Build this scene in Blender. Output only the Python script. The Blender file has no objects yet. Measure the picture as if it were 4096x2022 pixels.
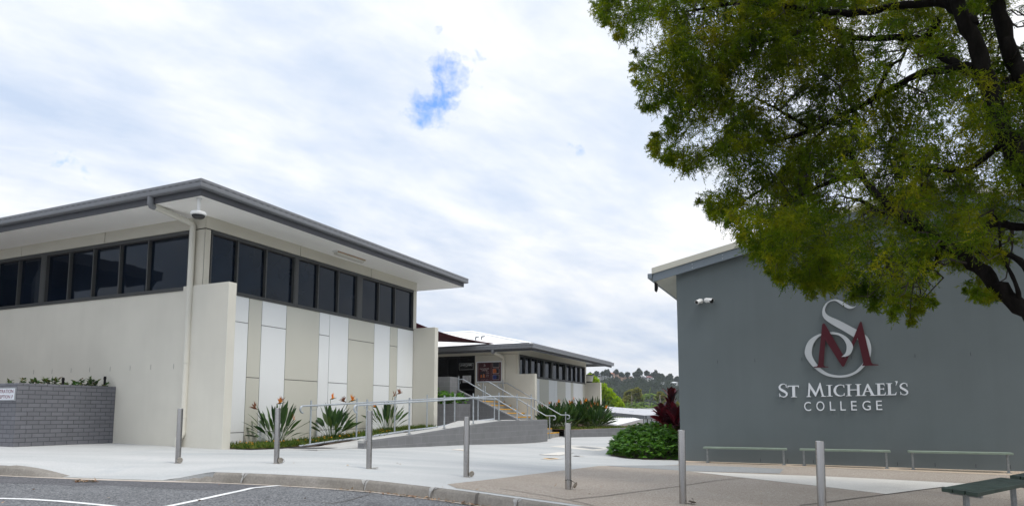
import bpy, bmesh, math, random
import numpy as np
from mathutils import Vector, Matrix

random.seed(11)
rng = np.random.default_rng(11)
C = bpy.context.scene.collection
R = math.radians

# ------------------------------------------------------------------ survey of the place
# The camera is a levelled-up 24 mm lens on a full-frame sensor, eye at z = 0.
FOC, PX, PY = 2731.0, 2048.0, 1365.0
TH = math.atan(289 / 2731.0)
ct, st = math.cos(TH), math.sin(TH)


def ray(x, y):
    a = (x - PX) / FOC
    b = -(y - PY) / FOC
    return np.array((a, ct - b * st, st + b * ct))


def at_y(x, y, Y):
    r = ray(x, y)
    return r * (Y / r[1])


def at_z(x, y, Z):
    r = ray(x, y)
    return r * (Z / r[2])


def project(P):
    fw = P[..., 1] * ct + P[..., 2] * st
    up = -P[..., 1] * st + P[..., 2] * ct
    return PX + FOC * P[..., 0] / fw, PY - FOC * up / fw, fw


# school grid: u runs away along the cladded side, v to the right, origin at the near wing wall
AZ = R(24.6)
SA, CA = math.sin(AZ), math.cos(AZ)
OX, OY = -6.5774, 15.6429


def G(u, v, z=0.0):
    return (OX + u * SA + v * CA, OY + u * CA - v * SA, z)


def on_u(x, y, u):
    r = ray(x, y)
    k = -OX * SA - OY * CA
    t = (u - k) / (r[0] * SA + r[1] * CA)
    P = r * t
    return (P[0] - OX) * CA - (P[1] - OY) * SA, P[2]       # v, z


# ------------------------------------------------------------------ materials
def new_mat(name):
    m = bpy.data.materials.new(name)
    m.use_nodes = True
    nt = m.node_tree
    return m, nt, nt.nodes['Principled BSDF']


def pos_node(nt):
    return nt.nodes.new('ShaderNodeNewGeometry').outputs['Position']


def noise(nt, vec, scale, detail=4, rough=.6, dist=0.):
    n = nt.nodes.new('ShaderNodeTexNoise')
    n.inputs['Scale'].default_value = scale
    n.inputs['Detail'].default_value = detail
    n.inputs['Roughness'].default_value = rough
    n.inputs['Distortion'].default_value = dist
    if vec is not None:
        nt.links.new(vec, n.inputs['Vector'])
    return n.outputs['Fac']


def ramp(nt, fac, stops):
    r = nt.nodes.new('ShaderNodeValToRGB')
    el = r.color_ramp.elements
    while len(el) < len(stops):
        el.new(.5)
    for e, (p, c) in zip(el, stops):
        e.position = p
        e.color = (c[0], c[1], c[2], 1) if not isinstance(c, (int, float)) else (c, c, c, 1)
    nt.links.new(fac, r.inputs['Fac'])
    return r.outputs['Color']


def mix(nt, a, b, fac, mode='MIX'):
    n = nt.nodes.new('ShaderNodeMix')
    n.data_type = 'RGBA'
    n.blend_type = mode
    for i, v in ((0, fac), (6, a), (7, b)):
        s = n.inputs[i]
        if hasattr(v, 'is_linked'):
            nt.links.new(v, s)
        elif isinstance(v, (int, float)):
            s.default_value = v if i == 0 else (v, v, v, 1)
        else:
            s.default_value = (v[0], v[1], v[2], 1)
    return n.outputs[2]


def bump(nt, h, strength, dist=.01):
    b = nt.nodes.new('ShaderNodeBump')
    b.inputs['Strength'].default_value = strength
    b.inputs['Distance'].default_value = dist
    nt.links.new(h, b.inputs['Height'])
    return b.outputs['Normal']


def scaled(nt, vec, s):
    n = nt.nodes.new('ShaderNodeVectorMath')
    n.operation = 'MULTIPLY'
    nt.links.new(vec, n.inputs[0])
    n.inputs[1].default_value = s
    return n.outputs[0]


def plain(name, col, rough=.6, metal=0., var=.08, vscale=1.3, fine=60, bs=0., spec=.4, stretch=(1, 1, 1), streaks=0.):
    """painted / rendered / metal surface with blotchy variation of its own colour"""
    m, nt, b = new_mat(name)
    p = scaled(nt, pos_node(nt), stretch)
    n1 = noise(nt, p, vscale, 5)
    n2 = noise(nt, p, fine, 3)
    lo = [c * (1 - var) for c in col]
    hi = [min(1, c * (1 + var)) for c in col]
    c1 = ramp(nt, n1, [(.3, lo), (.7, hi)])
    c2 = ramp(nt, n2, [(.3, 1 - var * .7), (.7, 1.)])
    c3 = mix(nt, c1, c2, 1., 'MULTIPLY')
    if streaks:                                   # faint rain runs and patchy repainting
        n3 = noise(nt, scaled(nt, pos_node(nt), (3.2, 3.2, .16)), 1., 5, .65)
        n4 = noise(nt, pos_node(nt), .33, 4, .6)
        c3 = mix(nt, c3, ramp(nt, n3, [(.35, 1 - streaks), (.6, 1.)]), 1., 'MULTIPLY')
        c3 = mix(nt, c3, ramp(nt, n4, [(.4, 1 - streaks * .6), (.6, 1.)]), 1., 'MULTIPLY')
    nt.links.new(c3, b.inputs['Base Color'])
    b.inputs['Roughness'].default_value = rough
    b.inputs['Metallic'].default_value = metal
    b.inputs['Specular IOR Level'].default_value = spec
    if bs:
        nt.links.new(bump(nt, n2, bs, .004), b.inputs['Normal'])
    return m


def brick_mat(name, col, joint, bw, bh, mortar=.012, z_off=0., bs=.5, var=.12, off=.5):
    m, nt, b = new_mat(name)
    p = pos_node(nt)
    d = nt.nodes.new('ShaderNodeVectorMath')
    d.operation = 'DOT_PRODUCT'
    nt.links.new(p, d.inputs[0])
    d.inputs[1].default_value = (SA + CA, CA - SA, 0)
    sep = nt.nodes.new('ShaderNodeSeparateXYZ')
    nt.links.new(p, sep.inputs[0])
    add = nt.nodes.new('ShaderNodeMath')
    add.operation = 'ADD'
    nt.links.new(sep.outputs[2], add.inputs[0])
    add.inputs[1].default_value = z_off
    cmb = nt.nodes.new('ShaderNodeCombineXYZ')
    nt.links.new(d.outputs['Value'], cmb.inputs[0])
    nt.links.new(add.outputs[0], cmb.inputs[1])
    t = nt.nodes.new('ShaderNodeTexBrick')
    t.offset = off
    nt.links.new(cmb.outputs[0], t.inputs['Vector'])
    t.inputs['Scale'].default_value = 1
    t.inputs['Brick Width'].default_value = bw
    t.inputs['Row Height'].default_value = bh
    t.inputs['Mortar Size'].default_value = mortar
    t.inputs['Mortar Smooth'].default_value = .3
    t.inputs['Color1'].default_value = (*[c * (1 - var) for c in col], 1)
    t.inputs['Color2'].default_value = (*[c * (1 + var) for c in col], 1)
    t.inputs['Mortar'].default_value = (*joint, 1)
    n = noise(nt, p, 3, 5)
    c2 = ramp(nt, n, [(.3, .86), (.7, 1.)])
    nt.links.new(mix(nt, t.outputs['Color'], c2, 1., 'MULTIPLY'), b.inputs['Base Color'])
    b.inputs['Roughness'].default_value = .65
    inv = ramp(nt, t.outputs['Fac'], [(0, 1.), (1, 0.)])
    nt.links.new(bump(nt, inv, bs, .006), b.inputs['Normal'])
    return m


def leaf_mat(name, cols, rough=.45, trans=.35, spec=.4):
    """cols: list of leaf colours picked per leaf; light also passes through the leaf"""
    m, nt, b = new_mat(name)
    g = nt.nodes.new('ShaderNodeNewGeometry')
    n = len(cols)
    r = nt.nodes.new('ShaderNodeValToRGB')
    el = r.color_ramp.elements
    while len(el) < n:
        el.new(.5)
    for i, (e, c) in enumerate(zip(el, cols)):
        e.position = i / max(1, n - 1)
        e.color = (*c, 1)
    nt.links.new(g.outputs['Random Per Island'], r.inputs['Fac'])
    n1 = noise(nt, g.outputs['Position'], 1.1, 3)
    c2 = ramp(nt, n1, [(.3, .65), (.7, 1.15)])
    c = mix(nt, r.outputs['Color'], c2, 1., 'MULTIPLY')
    nt.links.new(c, b.inputs['Base Color'])
    b.inputs['Roughness'].default_value = rough
    b.inputs['Specular IOR Level'].default_value = spec
    t = nt.nodes.new('ShaderNodeBsdfTranslucent')
    nt.links.new(mix(nt, c, (1.25, 1.2, .5), 1., 'MULTIPLY'), t.inputs['Color'])
    s = nt.nodes.new('ShaderNodeMixShader')
    s.inputs[0].default_value = trans
    nt.links.new(b.outputs[0], s.inputs[1])
    nt.links.new(t.outputs[0], s.inputs[2])
    nt.links.new(s.outputs[0], nt.nodes['Material Output'].inputs['Surface'])
    return m


def ground_mat(name, cols, rough=.85, fine=45, big=.5, speck=None, bs=.25, streak=None, stain=None):
    m, nt, b = new_mat(name)
    p = pos_node(nt)
    if streak:
        p2 = scaled(nt, p, streak)
    else:
        p2 = p
    n1 = noise(nt, p2, big, 6, .65)
    col = ramp(nt, n1, [(.28, cols[0]), (.5, cols[1]), (.72, cols[2])])
    n2 = noise(nt, p, fine, 3, .7)
    col = mix(nt, col, ramp(nt, n2, [(.3, .78), (.7, 1.12)]), 1., 'MULTIPLY')
    if speck:
        v = nt.nodes.new('ShaderNodeTexVoronoi')
        v.inputs['Scale'].default_value = speck[0]
        nt.links.new(p, v.inputs['Vector'])
        f = ramp(nt, v.outputs['Color'], [(.35, 0.), (.75, 1.)])
        sp = nt.nodes.new('ShaderNodeSeparateColor')
        nt.links.new(f, sp.inputs[0])
        col = mix(nt, col, speck[1], sp.outputs[0])
    if stain:
        n3 = noise(nt, p, stain[0], 5, .7, .8)
        f3 = ramp(nt, n3, [(stain[1], 0.), (stain[1] + .12, stain[3])])
        col = mix(nt, col, stain[2], f3)
    nt.links.new(col, b.inputs['Base Color'])
    b.inputs['Roughness'].default_value = rough
    b.inputs['Specular IOR Level'].default_value = .25
    nt.links.new(bump(nt, n2, bs, .006), b.inputs['Normal'])
    return m


M = {}
M['cream'] = plain('cream_render', (.66, .638, .565), .75, var=.045, vscale=.8, fine=150, bs=.12, streaks=.022)
M['cream_trim'] = plain('cream_trim', (.58, .55, .47), .6, var=.03)
M['pipe_paint'] = plain('pipe_paint', (.65, .63, .56), .4, var=.02)
M['white_panel'] = plain('white_panel', (.82, .835, .835), .45, var=.02, vscale=.6)
M['beige_panel'] = plain('beige_panel', (.60, .588, .515), .5, var=.03, vscale=.6)
M['joint'] = plain('joint_backing', (.05, .045, .045), .8)
M['soffit'] = plain('soffit_white', (.93, .915, .885), .6, var=.02)
M['gutter'] = plain('gutter_grey', (.205, .212, .228), .45, var=.05, vscale=.5, stretch=(1, 1, .2))
M['fascia'] = plain('fascia_grey', (.088, .090, .100), .5, var=.05, spec=.25)
M['slot'] = plain('gutter_slot', (.06, .06, .065), .6)
M['frame'] = plain('window_frame_grey', (.066, .068, .067), .45, var=.05, spec=.25)
M['roof_white'] = plain('roof_white', (.86, .86, .85), .5, var=.03, vscale=.4)
M['roof_grey'] = plain('roof_grey', (.42, .42, .44), .45, var=.06, vscale=.4)
M['galv'] = plain('galvanised_steel', (.50, .54, .58), .42, metal=.55, var=.16, vscale=18, fine=130)
M['galv_dull'] = plain('dull_galvanised', (.30, .32, .33), .5, metal=.5, var=.2, vscale=20)
M['steel'] = plain('brushed_steel', (.42, .405, .39), .27, metal=1., var=.14, vscale=14, fine=120, stretch=(1.5, 1.5, .05))
M['steel_old'] = plain('stained_steel', (.42, .38, .33), .42, metal=.9, var=.25, vscale=30)
M['grey_render'] = plain('grey_render', (.147, .174, .182), .8, var=.055, vscale=.6, fine=170, bs=.3, streaks=.045)
M['barge_blue'] = plain('barge_grey', (.20, .235, .27), .55, var=.05)
M['cream_metal'] = plain('cream_capping', (.62, .60, .52), .5, var=.04)
M['letter_white'] = plain('letter_silver', (.80, .83, .88), .45, var=.03)
M['emblem_silver'] = plain('emblem_silver', (.56, .59, .62), .42, metal=.1, var=.04, fine=100)
M['maroon'] = plain('emblem_maroon', (.075, .008, .016), .45, var=.05)
M['sail'] = plain('sail_maroon', (.105, .022, .034), .85, var=.15, vscale=2.2, fine=50, bs=.2)
M['bench_green'] = plain('bench_pale_green', (.24, .30, .245), .5, var=.1, vscale=4)
M['bench_dark'] = plain('bench_dark_green', (.036, .062, .050), .45, var=.22, vscale=3, fine=30, bs=.15, stretch=(1, 1, 1))
M['conc_grey'] = plain('step_concrete', (.36, .345, .32), .9, var=.22, vscale=3, fine=40, bs=.2)
M['yellow'] = plain('nosing_yellow', (.80, .42, .04), .6, var=.12, vscale=6)
M['black'] = plain('matt_black', (.010, .010, .011), .5, spec=.2)
M['white_plastic'] = plain('white_plastic', (.78, .78, .77), .35, var=.02)
M['lens'] = plain('camera_lens', (.015, .015, .018), .12, spec=.6)
M['diffuser'] = plain('opal_diffuser', (.60, .58, .52), .4, var=.03)
M['rust'] = plain('rusty_edge', (.42, .24, .11), .8, var=.45, vscale=18)
M['sign_white'] = plain('sign_white', (.70, .73, .78), .35, var=.02)
M['sign_text'] = plain('sign_maroon', (.16, .02, .045), .5)
M['sign_grey'] = plain('sign_rim', (.32, .33, .35), .4, metal=.4)
M['board_maroon'] = plain('poster_maroon', (.062, .010, .018), .5, var=.1)
M['poster_text'] = plain('poster_text', (.62, .56, .56), .6)
M['poster_dark'] = plain('poster_photo_dark', (.03, .028, .045), .5, var=.6, vscale=9, fine=30)
M['poster_orange'] = plain('poster_orange', (.50, .12, .03), .5, var=.3, vscale=9)
M['poster_blue'] = plain('poster_blue', (.03, .05, .22), .5, var=.3, vscale=9)
M['poster_skin'] = plain('poster_tan', (.45, .27, .17), .6, var=.2, vscale=20)
M['paper'] = plain('paper', (.62, .62, .64), .7)
M['ink'] = plain('ink', (.06, .06, .07), .7)
M['bark'] = plain('dark_bark', (.013, .011, .010), .95, var=.6, vscale=11, fine=42, bs=1., stretch=(1, 1, .3), spec=.06)
M['twig'] = plain('twig_bark', (.045, .036, .030), .9, var=.3, vscale=12)
M['pale_bark'] = plain('pale_bark', (.34, .30, .25), .85, var=.3, vscale=6)
M['palm_trunk'] = plain('palm_trunk', (.30, .29, .25), .85, var=.2, vscale=5)
M['mulch'] = ground_mat('mulch', [(.16, .10, .07), (.24, .16, .11), (.32, .22, .16)], .95, 30, 4)
M['soil'] = ground_mat('soil', [(.07, .05, .035), (.10, .07, .05), (.14, .10, .07)], .95, 30, 4)
M['asphalt'] = ground_mat('asphalt', [(.058, .061, .067), (.082, .086, .093), (.11, .114, .122)], .9, 34, 1.1,
                          speck=(60, (.22, .225, .235)), bs=1., stain=(.8, .60, (.085, .085, .092), .8))
M['asphalt_patch'] = ground_mat('asphalt_patch', [(.056, .057, .063), (.074, .075, .083), (.10, .10, .108)], .9, 36, 1.6,
                                speck=(70, (.15, .15, .16)), bs=1.)
M['concrete'] = ground_mat('broomed_concrete', [(.365, .385, .395), (.455, .465, .465), (.53, .53, .528)], .9, 60, .45,
                           streak=(.35, 1.6, 1), bs=.12, stain=(.6, .57, (.37, .395, .41), .6))
M['tan_paving'] = ground_mat('exposed_aggregate', [(.35, .315, .265), (.415, .375, .322), (.455, .418, .365)], .9, 55, .5,
                             speck=(75, (.26, .21, .18)), bs=.35, stain=(.45, .57, (.285, .262, .238), .75))
M['sand_paving'] = ground_mat('sandy_aggregate', [(.50, .42, .33), (.56, .47, .375), (.60, .52, .43)], .9, 60, .8,
                              speck=(80, (.42, .33, .25)), bs=.3)
M['grey_paving'] = ground_mat('grey_aggregate', [(.27, .285, .29), (.31, .32, .325), (.345, .355, .36)], .9, 60, .8,
                              speck=(80, (.22, .23, .235)), bs=.3)
M['white_paving'] = ground_mat('white_concrete', [(.58, .555, .51), (.65, .625, .58), (.69, .67, .63)], .9, 50, .8, bs=.12)
M['crack'] = plain('joint_line', (.11, .10, .09), .95, var=.3, vscale=3)
M['kerb'] = ground_mat('kerb_concrete', [(.185, .170, .150), (.235, .218, .195), (.30, .28, .255)], .9, 40, 2.2, bs=.4,
                       stain=(2.4, .60, (.17, .155, .14), .8))
M['kerb_chip'] = ground_mat('chipped_concrete', [(.26, .255, .245), (.34, .335, .325), (.42, .415, .40)], .95, 30, 4, bs=.8)
M['gutter_strip'] = ground_mat('gutter_concrete', [(.40, .35, .30), (.47, .42, .37), (.52, .48, .44)], .9, 40, 2, bs=.3)
M['line_paint'] = ground_mat('road_paint', [(.62, .63, .64), (.74, .75, .75), (.78, .78, .78)], .8, 45, 2.5, bs=.3,
                             stain=(7, .64, (.30, .31, .32), .8))
M['terrain'] = ground_mat('grassy_ground', [(.05, .075, .03), (.075, .10, .045), (.10, .12, .06)], .95, 1.2, .02)
M['forest_floor'] = ground_mat('hill_scrub', [(.014, .024, .012), (.02, .032, .016), (.03, .042, .022)], .95, .3, .02)
M['block'] = brick_mat('grey_blockwork', (.205, .207, .215), (.30, .30, .305), .40, .20, .005, .02, .35, .05)
M['block_dark'] = brick_mat('grey_blockwork_dark', (.17, .17, .178), (.235, .235, .24), .40, .20, .005, .1, .3, .05)
M['brick'] = brick_mat('grey_brick', (.165, .168, .188), (.082, .084, .096), .262, .0965, .009, .723, .9, .09)
M['cap_grey'] = plain('painted_cap', (.23, .233, .242), .7, var=.06)
M['ramp_floor'] = ground_mat('ramp_concrete', [(.42, .42, .41), (.48, .48, .47), (.52, .52, .51)], .9, 50, 1, bs=.15)
M['grate'] = plain('drain_grate', (.10, .10, .105), .6, metal=.3)
M['lid_metal'] = plain('pit_lid', (.46, .44, .40), .7, var=.1, vscale=5)


def glass_mat():
    m, nt, b = new_mat('tinted_glass')
    p = pos_node(nt)
    n = noise(nt, p, .9, 3)
    nt.links.new(ramp(nt, n, [(.3, (.002, .004, .009)), (.7, (.005, .010, .020))]), b.inputs['Base Color'])
    b.inputs['Roughness'].default_value = .03
    nt.links.new(bump(nt, noise(nt, p, .55, 2), .04, .05), b.inputs['Normal'])
    b.inputs['Specular IOR Level'].default_value = .23
    b.inputs['Specular Tint'].default_value = (.72, .86, 1, 1)
    return m


M['glass'] = glass_mat()
M['glass_dark'] = plain('shop_glass', (.006, .006, .007), .08, var=.1, spec=.08)
def feathery_mat():
    m, nt, b = new_mat('feathery_leaf')
    g = nt.nodes.new('ShaderNodeNewGeometry')
    n1 = noise(nt, g.outputs['Position'], 1.7, 4, .6)
    c = ramp(nt, n1, [(.30, (.036, .086, .003)), (.45, (.090, .150, .004)), (.56, (.165, .210, .006)), (.70, (.31, .29, .012))])
    c = mix(nt, c, ramp(nt, g.outputs['Random Per Island'], [(.0, .72), (1., 1.25)]), 1., 'MULTIPLY')
    nt.links.new(c, b.inputs['Base Color'])
    b.inputs['Roughness'].default_value = .6
    b.inputs['Specular IOR Level'].default_value = .1
    t = nt.nodes.new('ShaderNodeBsdfTranslucent')
    nt.links.new(mix(nt, c, (1.2, 1.15, .5), 1., 'MULTIPLY'), t.inputs['Color'])
    sh = nt.nodes.new('ShaderNodeMixShader')
    sh.inputs[0].default_value = .5
    nt.links.new(b.outputs[0], sh.inputs[1])
    nt.links.new(t.outputs[0], sh.inputs[2])
    nt.links.new(sh.outputs[0], nt.nodes['Material Output'].inputs['Surface'])
    return m


M['leaf_big'] = feathery_mat()
M['leaf_pinnate'] = leaf_mat('pinnate_leaf', [(.03, .075, .02), (.05, .11, .03), (.06, .12, .03)], .45, .4)
M['leaf_strel'] = leaf_mat('strap_leaf', [(.020, .062, .018), (.032, .088, .022), (.055, .118, .030), (.10, .16, .045)], .36, .2, .35)
M['leaf_xan'] = leaf_mat('lobed_leaf', [(.026, .10, .008), (.052, .175, .012), (.095, .25, .018), (.18, .34, .04)], .40, .32, .25)
M['leaf_cord'] = leaf_mat('dark_red_leaf', [(.045, .010, .016), (.09, .015, .026), (.19, .018, .036), (.34, .022, .055)], .35, .25, .4)
M['leaf_lime'] = leaf_mat('bright_green_leaf', [(.20, .35, .015), (.33, .48, .02), (.46, .58, .04)], .6, .42, .1)
M['leaf_olive'] = leaf_mat('olive_leaf', [(.14, .16, .035), (.22, .23, .055), (.31, .30, .08)], .6, .35, .15)
M['leaf_far'] = leaf_mat('far_gum_leaf', [(.020, .036, .018), (.030, .050, .024), (.044, .066, .032), (.062, .082, .044)], .8, .2, .08)
M['leaf_palm'] = leaf_mat('palm_leaf', [(.13, .24, .04), (.20, .32, .06), (.30, .40, .11)], .5, .4, .25)
M['leaf_shrub'] = leaf_mat('planter_leaf', [(.03, .085, .02), (.05, .13, .03), (.11, .19, .04), (.13, .08, .03)], .4, .25, .3)
M['leaf_cover'] = leaf_mat('ground_cover_leaf', [(.04, .10, .018), (.075, .15, .026), (.13, .19, .036), (.28, .27, .075)], .55, .3, .15)
M['petal_orange'] = leaf_mat('orange_petal', [(.90, .28, .015), (.95, .36, .02), (.80, .20, .015)], .5, .3)
M['petal_dry'] = leaf_mat('dry_petal', [(.33, .12, .05), (.22, .08, .04)], .7, .2)
M['petal_yellow'] = leaf_mat('yellow_petal', [(.85, .50, .02), (.80, .36, .02)], .5, .3)
M['dead_leaf'] = leaf_mat('dead_leaf', [(.30, .16, .085), (.42, .29, .18), (.24, .12, .07), (.50, .40, .29)], .8, .1)

# ------------------------------------------------------------------ object helpers
LOC = {}
HAZE = .0002


def tag(o, label=None, cat=None, group=None, kind=None):
    for k, v in (('label', label), ('category', cat), ('group', group), ('kind', kind)):
        if v:
            o[k] = v
    return o


def thing(name, label, cat, loc, group=None, rotz=0.):
    o = bpy.data.objects.new(name, None)
    o.empty_display_size = .2
    C.objects.link(o)
    o.location = loc
    o.rotation_euler = (0, 0, rotz)
    LOC[o.name] = np.array(loc, float)
    return tag(o, label, cat, group)


def link_mesh(name, me, parent, loc):
    o = bpy.data.objects.new(name, me)
    C.objects.link(o)
    if parent is not None:
        o.parent = parent
        LOC[o.name] = LOC[parent.name]
    else:
        o.location = loc
        LOC[o.name] = np.array(loc, float)
    return o


class MB:
    def __init__(s, xf=None):
        s.v, s.f, s.m, s.xf = [], [], [], xf

    def add(s, pts, faces, mi=0):
        k = len(s.v)
        s.v += [tuple(s.xf(*p)) if s.xf else tuple(p) for p in pts]
        s.f += [tuple(i + k for i in f) for f in faces]
        s.m += [mi] * len(faces)

    def box(s, a0, a1, b0, b1, z0, z1, mi=0):
        p = [(a0, b0, z0), (a1, b0, z0), (a1, b1, z0), (a0, b1, z0), (a0, b0, z1), (a1, b0, z1), (a1, b1, z1), (a0, b1, z1)]
        s.add(p, [(0, 3, 2, 1), (4, 5, 6, 7), (0, 1, 5, 4), (1, 2, 6, 5), (2, 3, 7, 6), (3, 0, 4, 7)], mi)

    def prism(s, bot, top, mi=0):
        n = len(bot)
        s.add(list(bot) + list(top), [tuple(range(n))[::-1], tuple(range(n, 2 * n))] + [(i, (i + 1) % n, n + (i + 1) % n, n + i) for i in range(n)], mi)

    def tube(s, path, r, n=8, mi=0, caps=True):
        P = [Vector(s.xf(*p)) if s.xf else Vector(p) for p in path]
        rr = r if isinstance(r, (list, tuple)) else [r] * len(P)
        k = len(s.v)
        up = None
        for i, p in enumerate(P):
            d = (P[min(i + 1, len(P) - 1)] - P[max(i - 1, 0)]).normalized()
            if up is None:
                up = d.orthogonal().normalized()
            else:
                up = (up - d * up.dot(d))
                up = up.normalized() if up.length > 1e-6 else d.orthogonal().normalized()
            w = d.cross(up)
            for j in range(n):
                a = 2 * math.pi * j / n
                s.v.append(tuple(p + (up * math.cos(a) + w * math.sin(a)) * rr[i]))
        for i in range(len(P) - 1):
            for j in range(n):
                a, b = k + i * n + j, k + i * n + (j + 1) % n
                s.f.append((a, b, b + n, a + n))
                s.m.append(mi)
        if caps:
            s.f.append(tuple(k + j for j in range(n))[::-1])
            s.f.append(tuple(k + (len(P) - 1) * n + j for j in range(n)))
            s.m += [mi, mi]

    def lathe(s, c, prof, n=20, mi=0, axis=Vector((0, 0, 1))):
        a = axis.normalized()
        x = a.orthogonal().normalized()
        y = a.cross(x)
        k = len(s.v)
        for r, h in prof:
            for j in range(n):
                t = 2 * math.pi * j / n
                s.v.append(tuple(Vector(c) + a * h + (x * math.cos(t) + y * math.sin(t)) * max(r, 1e-4)))
        for i in range(len(prof) - 1):
            for j in range(n):
                p, q = k + i * n + j, k + i * n + (j + 1) % n
                s.f.append((p, q, q + n, p + n))
                s.m.append(mi)
        s.f.append(tuple(k + j for j in range(n))[::-1])
        s.f.append(tuple(k + (len(prof) - 1) * n + j for j in range(n)))
        s.m += [mi, mi]

    def build(s, name, mats, parent=None, loc=None, smooth=False, bevel=0.):
        if not isinstance(mats, (list, tuple)):
            mats = [mats]
        V = np.array(s.v, float)
        L = LOC[parent.name] if parent is not None else (np.array(loc, float) if loc is not None else np.zeros(3))
        me = bpy.data.meshes.new(name)
        me.from_pydata([tuple(p) for p in (V - L)], [], s.f)
        for m in mats:
            me.materials.append(m)
        me.polygons.foreach_set('material_index', s.m)
        bm = bmesh.new()
        bm.from_mesh(me)
        bmesh.ops.recalc_face_normals(bm, faces=bm.faces)
        if smooth:
            for f in bm.faces:
                f.smooth = True
            for e in bm.edges:
                if len(e.link_faces) == 2 and e.calc_face_angle(0) > .6:
                    e.smooth = False
        bm.to_mesh(me)
        bm.free()
        o = link_mesh(name, me, parent, L)
        if bevel:
            b = o.modifiers.new('edge', 'BEVEL')
            b.width = bevel
            b.segments = 2
            b.limit_method = 'ANGLE'
        return o


def np_mesh(name, V, F, mat, parent=None, loc=(0, 0, 0), smooth=False):
    """V (n,3) world, F (m,4)"""
    L = LOC[parent.name] if parent is not None else np.array(loc, float)
    me = bpy.data.meshes.new(name)
    n, m = len(V), len(F)
    me.vertices.add(n)
    me.vertices.foreach_set('co', (V - L).astype(np.float32).ravel())
    me.loops.add(m * 4)
    me.loops.foreach_set('vertex_index', F.astype(np.int32).ravel())
    me.polygons.add(m)
    me.polygons.foreach_set('loop_start', np.arange(0, m * 4, 4, dtype=np.int32))
    me.polygons.foreach_set('loop_total', np.full(m, 4, dtype=np.int32))
    if smooth:
        me.polygons.foreach_set('use_smooth', np.ones(m, dtype=bool))
    me.update(calc_edges=True)
    me.validate()
    for q in (mat if isinstance(mat, (list, tuple)) else [mat]):
        me.materials.append(q)
    return link_mesh(name, me, parent, L)


def unit(a):
    return a / np.maximum(np.linalg.norm(a, axis=-1, keepdims=True), 1e-9)


def leaf_quads(P, D, Ln, Wd, flat=None):
    """rhombic leaves: base P, direction D, length, half width"""
    n = len(P)
    rnd = rng.normal(size=(n, 3)) if flat is None else flat
    W = unit(np.cross(D, rnd))
    Ln = np.reshape(Ln, (-1, 1)) * np.ones((n, 1))
    Wd = np.reshape(Wd, (-1, 1)) * np.ones((n, 1))
    V = np.stack([P, P + D * Ln * .45 + W * Wd, P + D * Ln, P + D * Ln * .45 - W * Wd], 1).reshape(-1, 3)
    F = np.arange(n * 4).reshape(n, 4)
    return V, F


def clump_leaves(Cn, Rd, n, length, width, zscale=.8, droop=.2):
    """leaves filling balls: for crowns seen from afar"""
    k = len(Cn)
    d = unit(rng.normal(size=(k, n, 3)))
    rr = rng.random((k, n, 1)) ** .45
    P = Cn[:, None, :] + d * rr * Rd[:, None, None] * np.array((1, 1, zscale))
    D = unit(d * .7 + rng.normal(size=(k, n, 3)) * .6 + np.array((0, 0, -droop)))
    P, D = P.reshape(-1, 3), D.reshape(-1, 3)
    s = .7 + .6 * rng.random(len(P))
    return leaf_quads(P, D, length * s, width * s)


def strap_leaves(base, az, lean, Ln, wid, curve, stalk=.5, fold=.25, ns=9):
    """arching paddle leaves on stalks (arrays of n)"""
    n = len(az)
    t = np.linspace(0, 1, ns)
    ang = lean[:, None] + curve[:, None] * t[None] ** 1.6
    ds = Ln[:, None] / (ns - 1)
    h = np.cumsum(np.sin(ang) * ds, 1) - np.sin(ang[:, :1]) * ds
    z = np.cumsum(np.cos(ang) * ds, 1) - np.cos(ang[:, :1]) * ds
    dirx = np.stack([np.cos(az), np.sin(az), np.zeros(n)], 1)
    side = np.stack([-np.sin(az), np.cos(az), np.zeros(n)], 1)
    mid = base[:, None, :] + dirx[:, None, :] * h[..., None] + np.array((0, 0, 1.))[None, None] * z[..., None]
    q = np.clip((t - stalk) / (1 - stalk), 0, 1)
    prof = np.where(t < stalk, .09, np.maximum(np.sin(np.pi * np.clip(q * .93 + .07, 0, 1)) ** .75, .05))
    prof[-1] = .02
    w = wid[:, None] * prof[None]
    nrm = dirx[:, None, :] * (-np.cos(ang))[..., None] + np.array((0, 0, 1.))[None, None] * np.sin(ang)[..., None]
    tw = rng.normal(size=n) * .35
    sd = side[:, None, :] * np.cos(tw)[:, None, None] + nrm * np.sin(tw)[:, None, None]
    Lf = mid + sd * w[..., None] + nrm * (w * fold)[..., None]
    Rt = mid - sd * w[..., None] + nrm * (w * fold)[..., None]
    V = np.stack([Lf, mid, Rt], 2).reshape(-1, 3)
    F = []
    for i in range(ns - 1):
        a = i * 3
        F += [(a, a + 1, a + 4, a + 3), (a + 1, a + 2, a + 5, a + 4)]
    F = np.array(F)
    F = (F[None] + (np.arange(n) * ns * 3)[:, None, None]).reshape(-1, 4)
    return V, F


def join_np(parts):
    Vs, Fs, k = [], [], 0
    for V, F in parts:
        Vs.append(V)
        Fs.append(F + k)
        k += len(V)
    return np.concatenate(Vs), np.concatenate(Fs)


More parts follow.
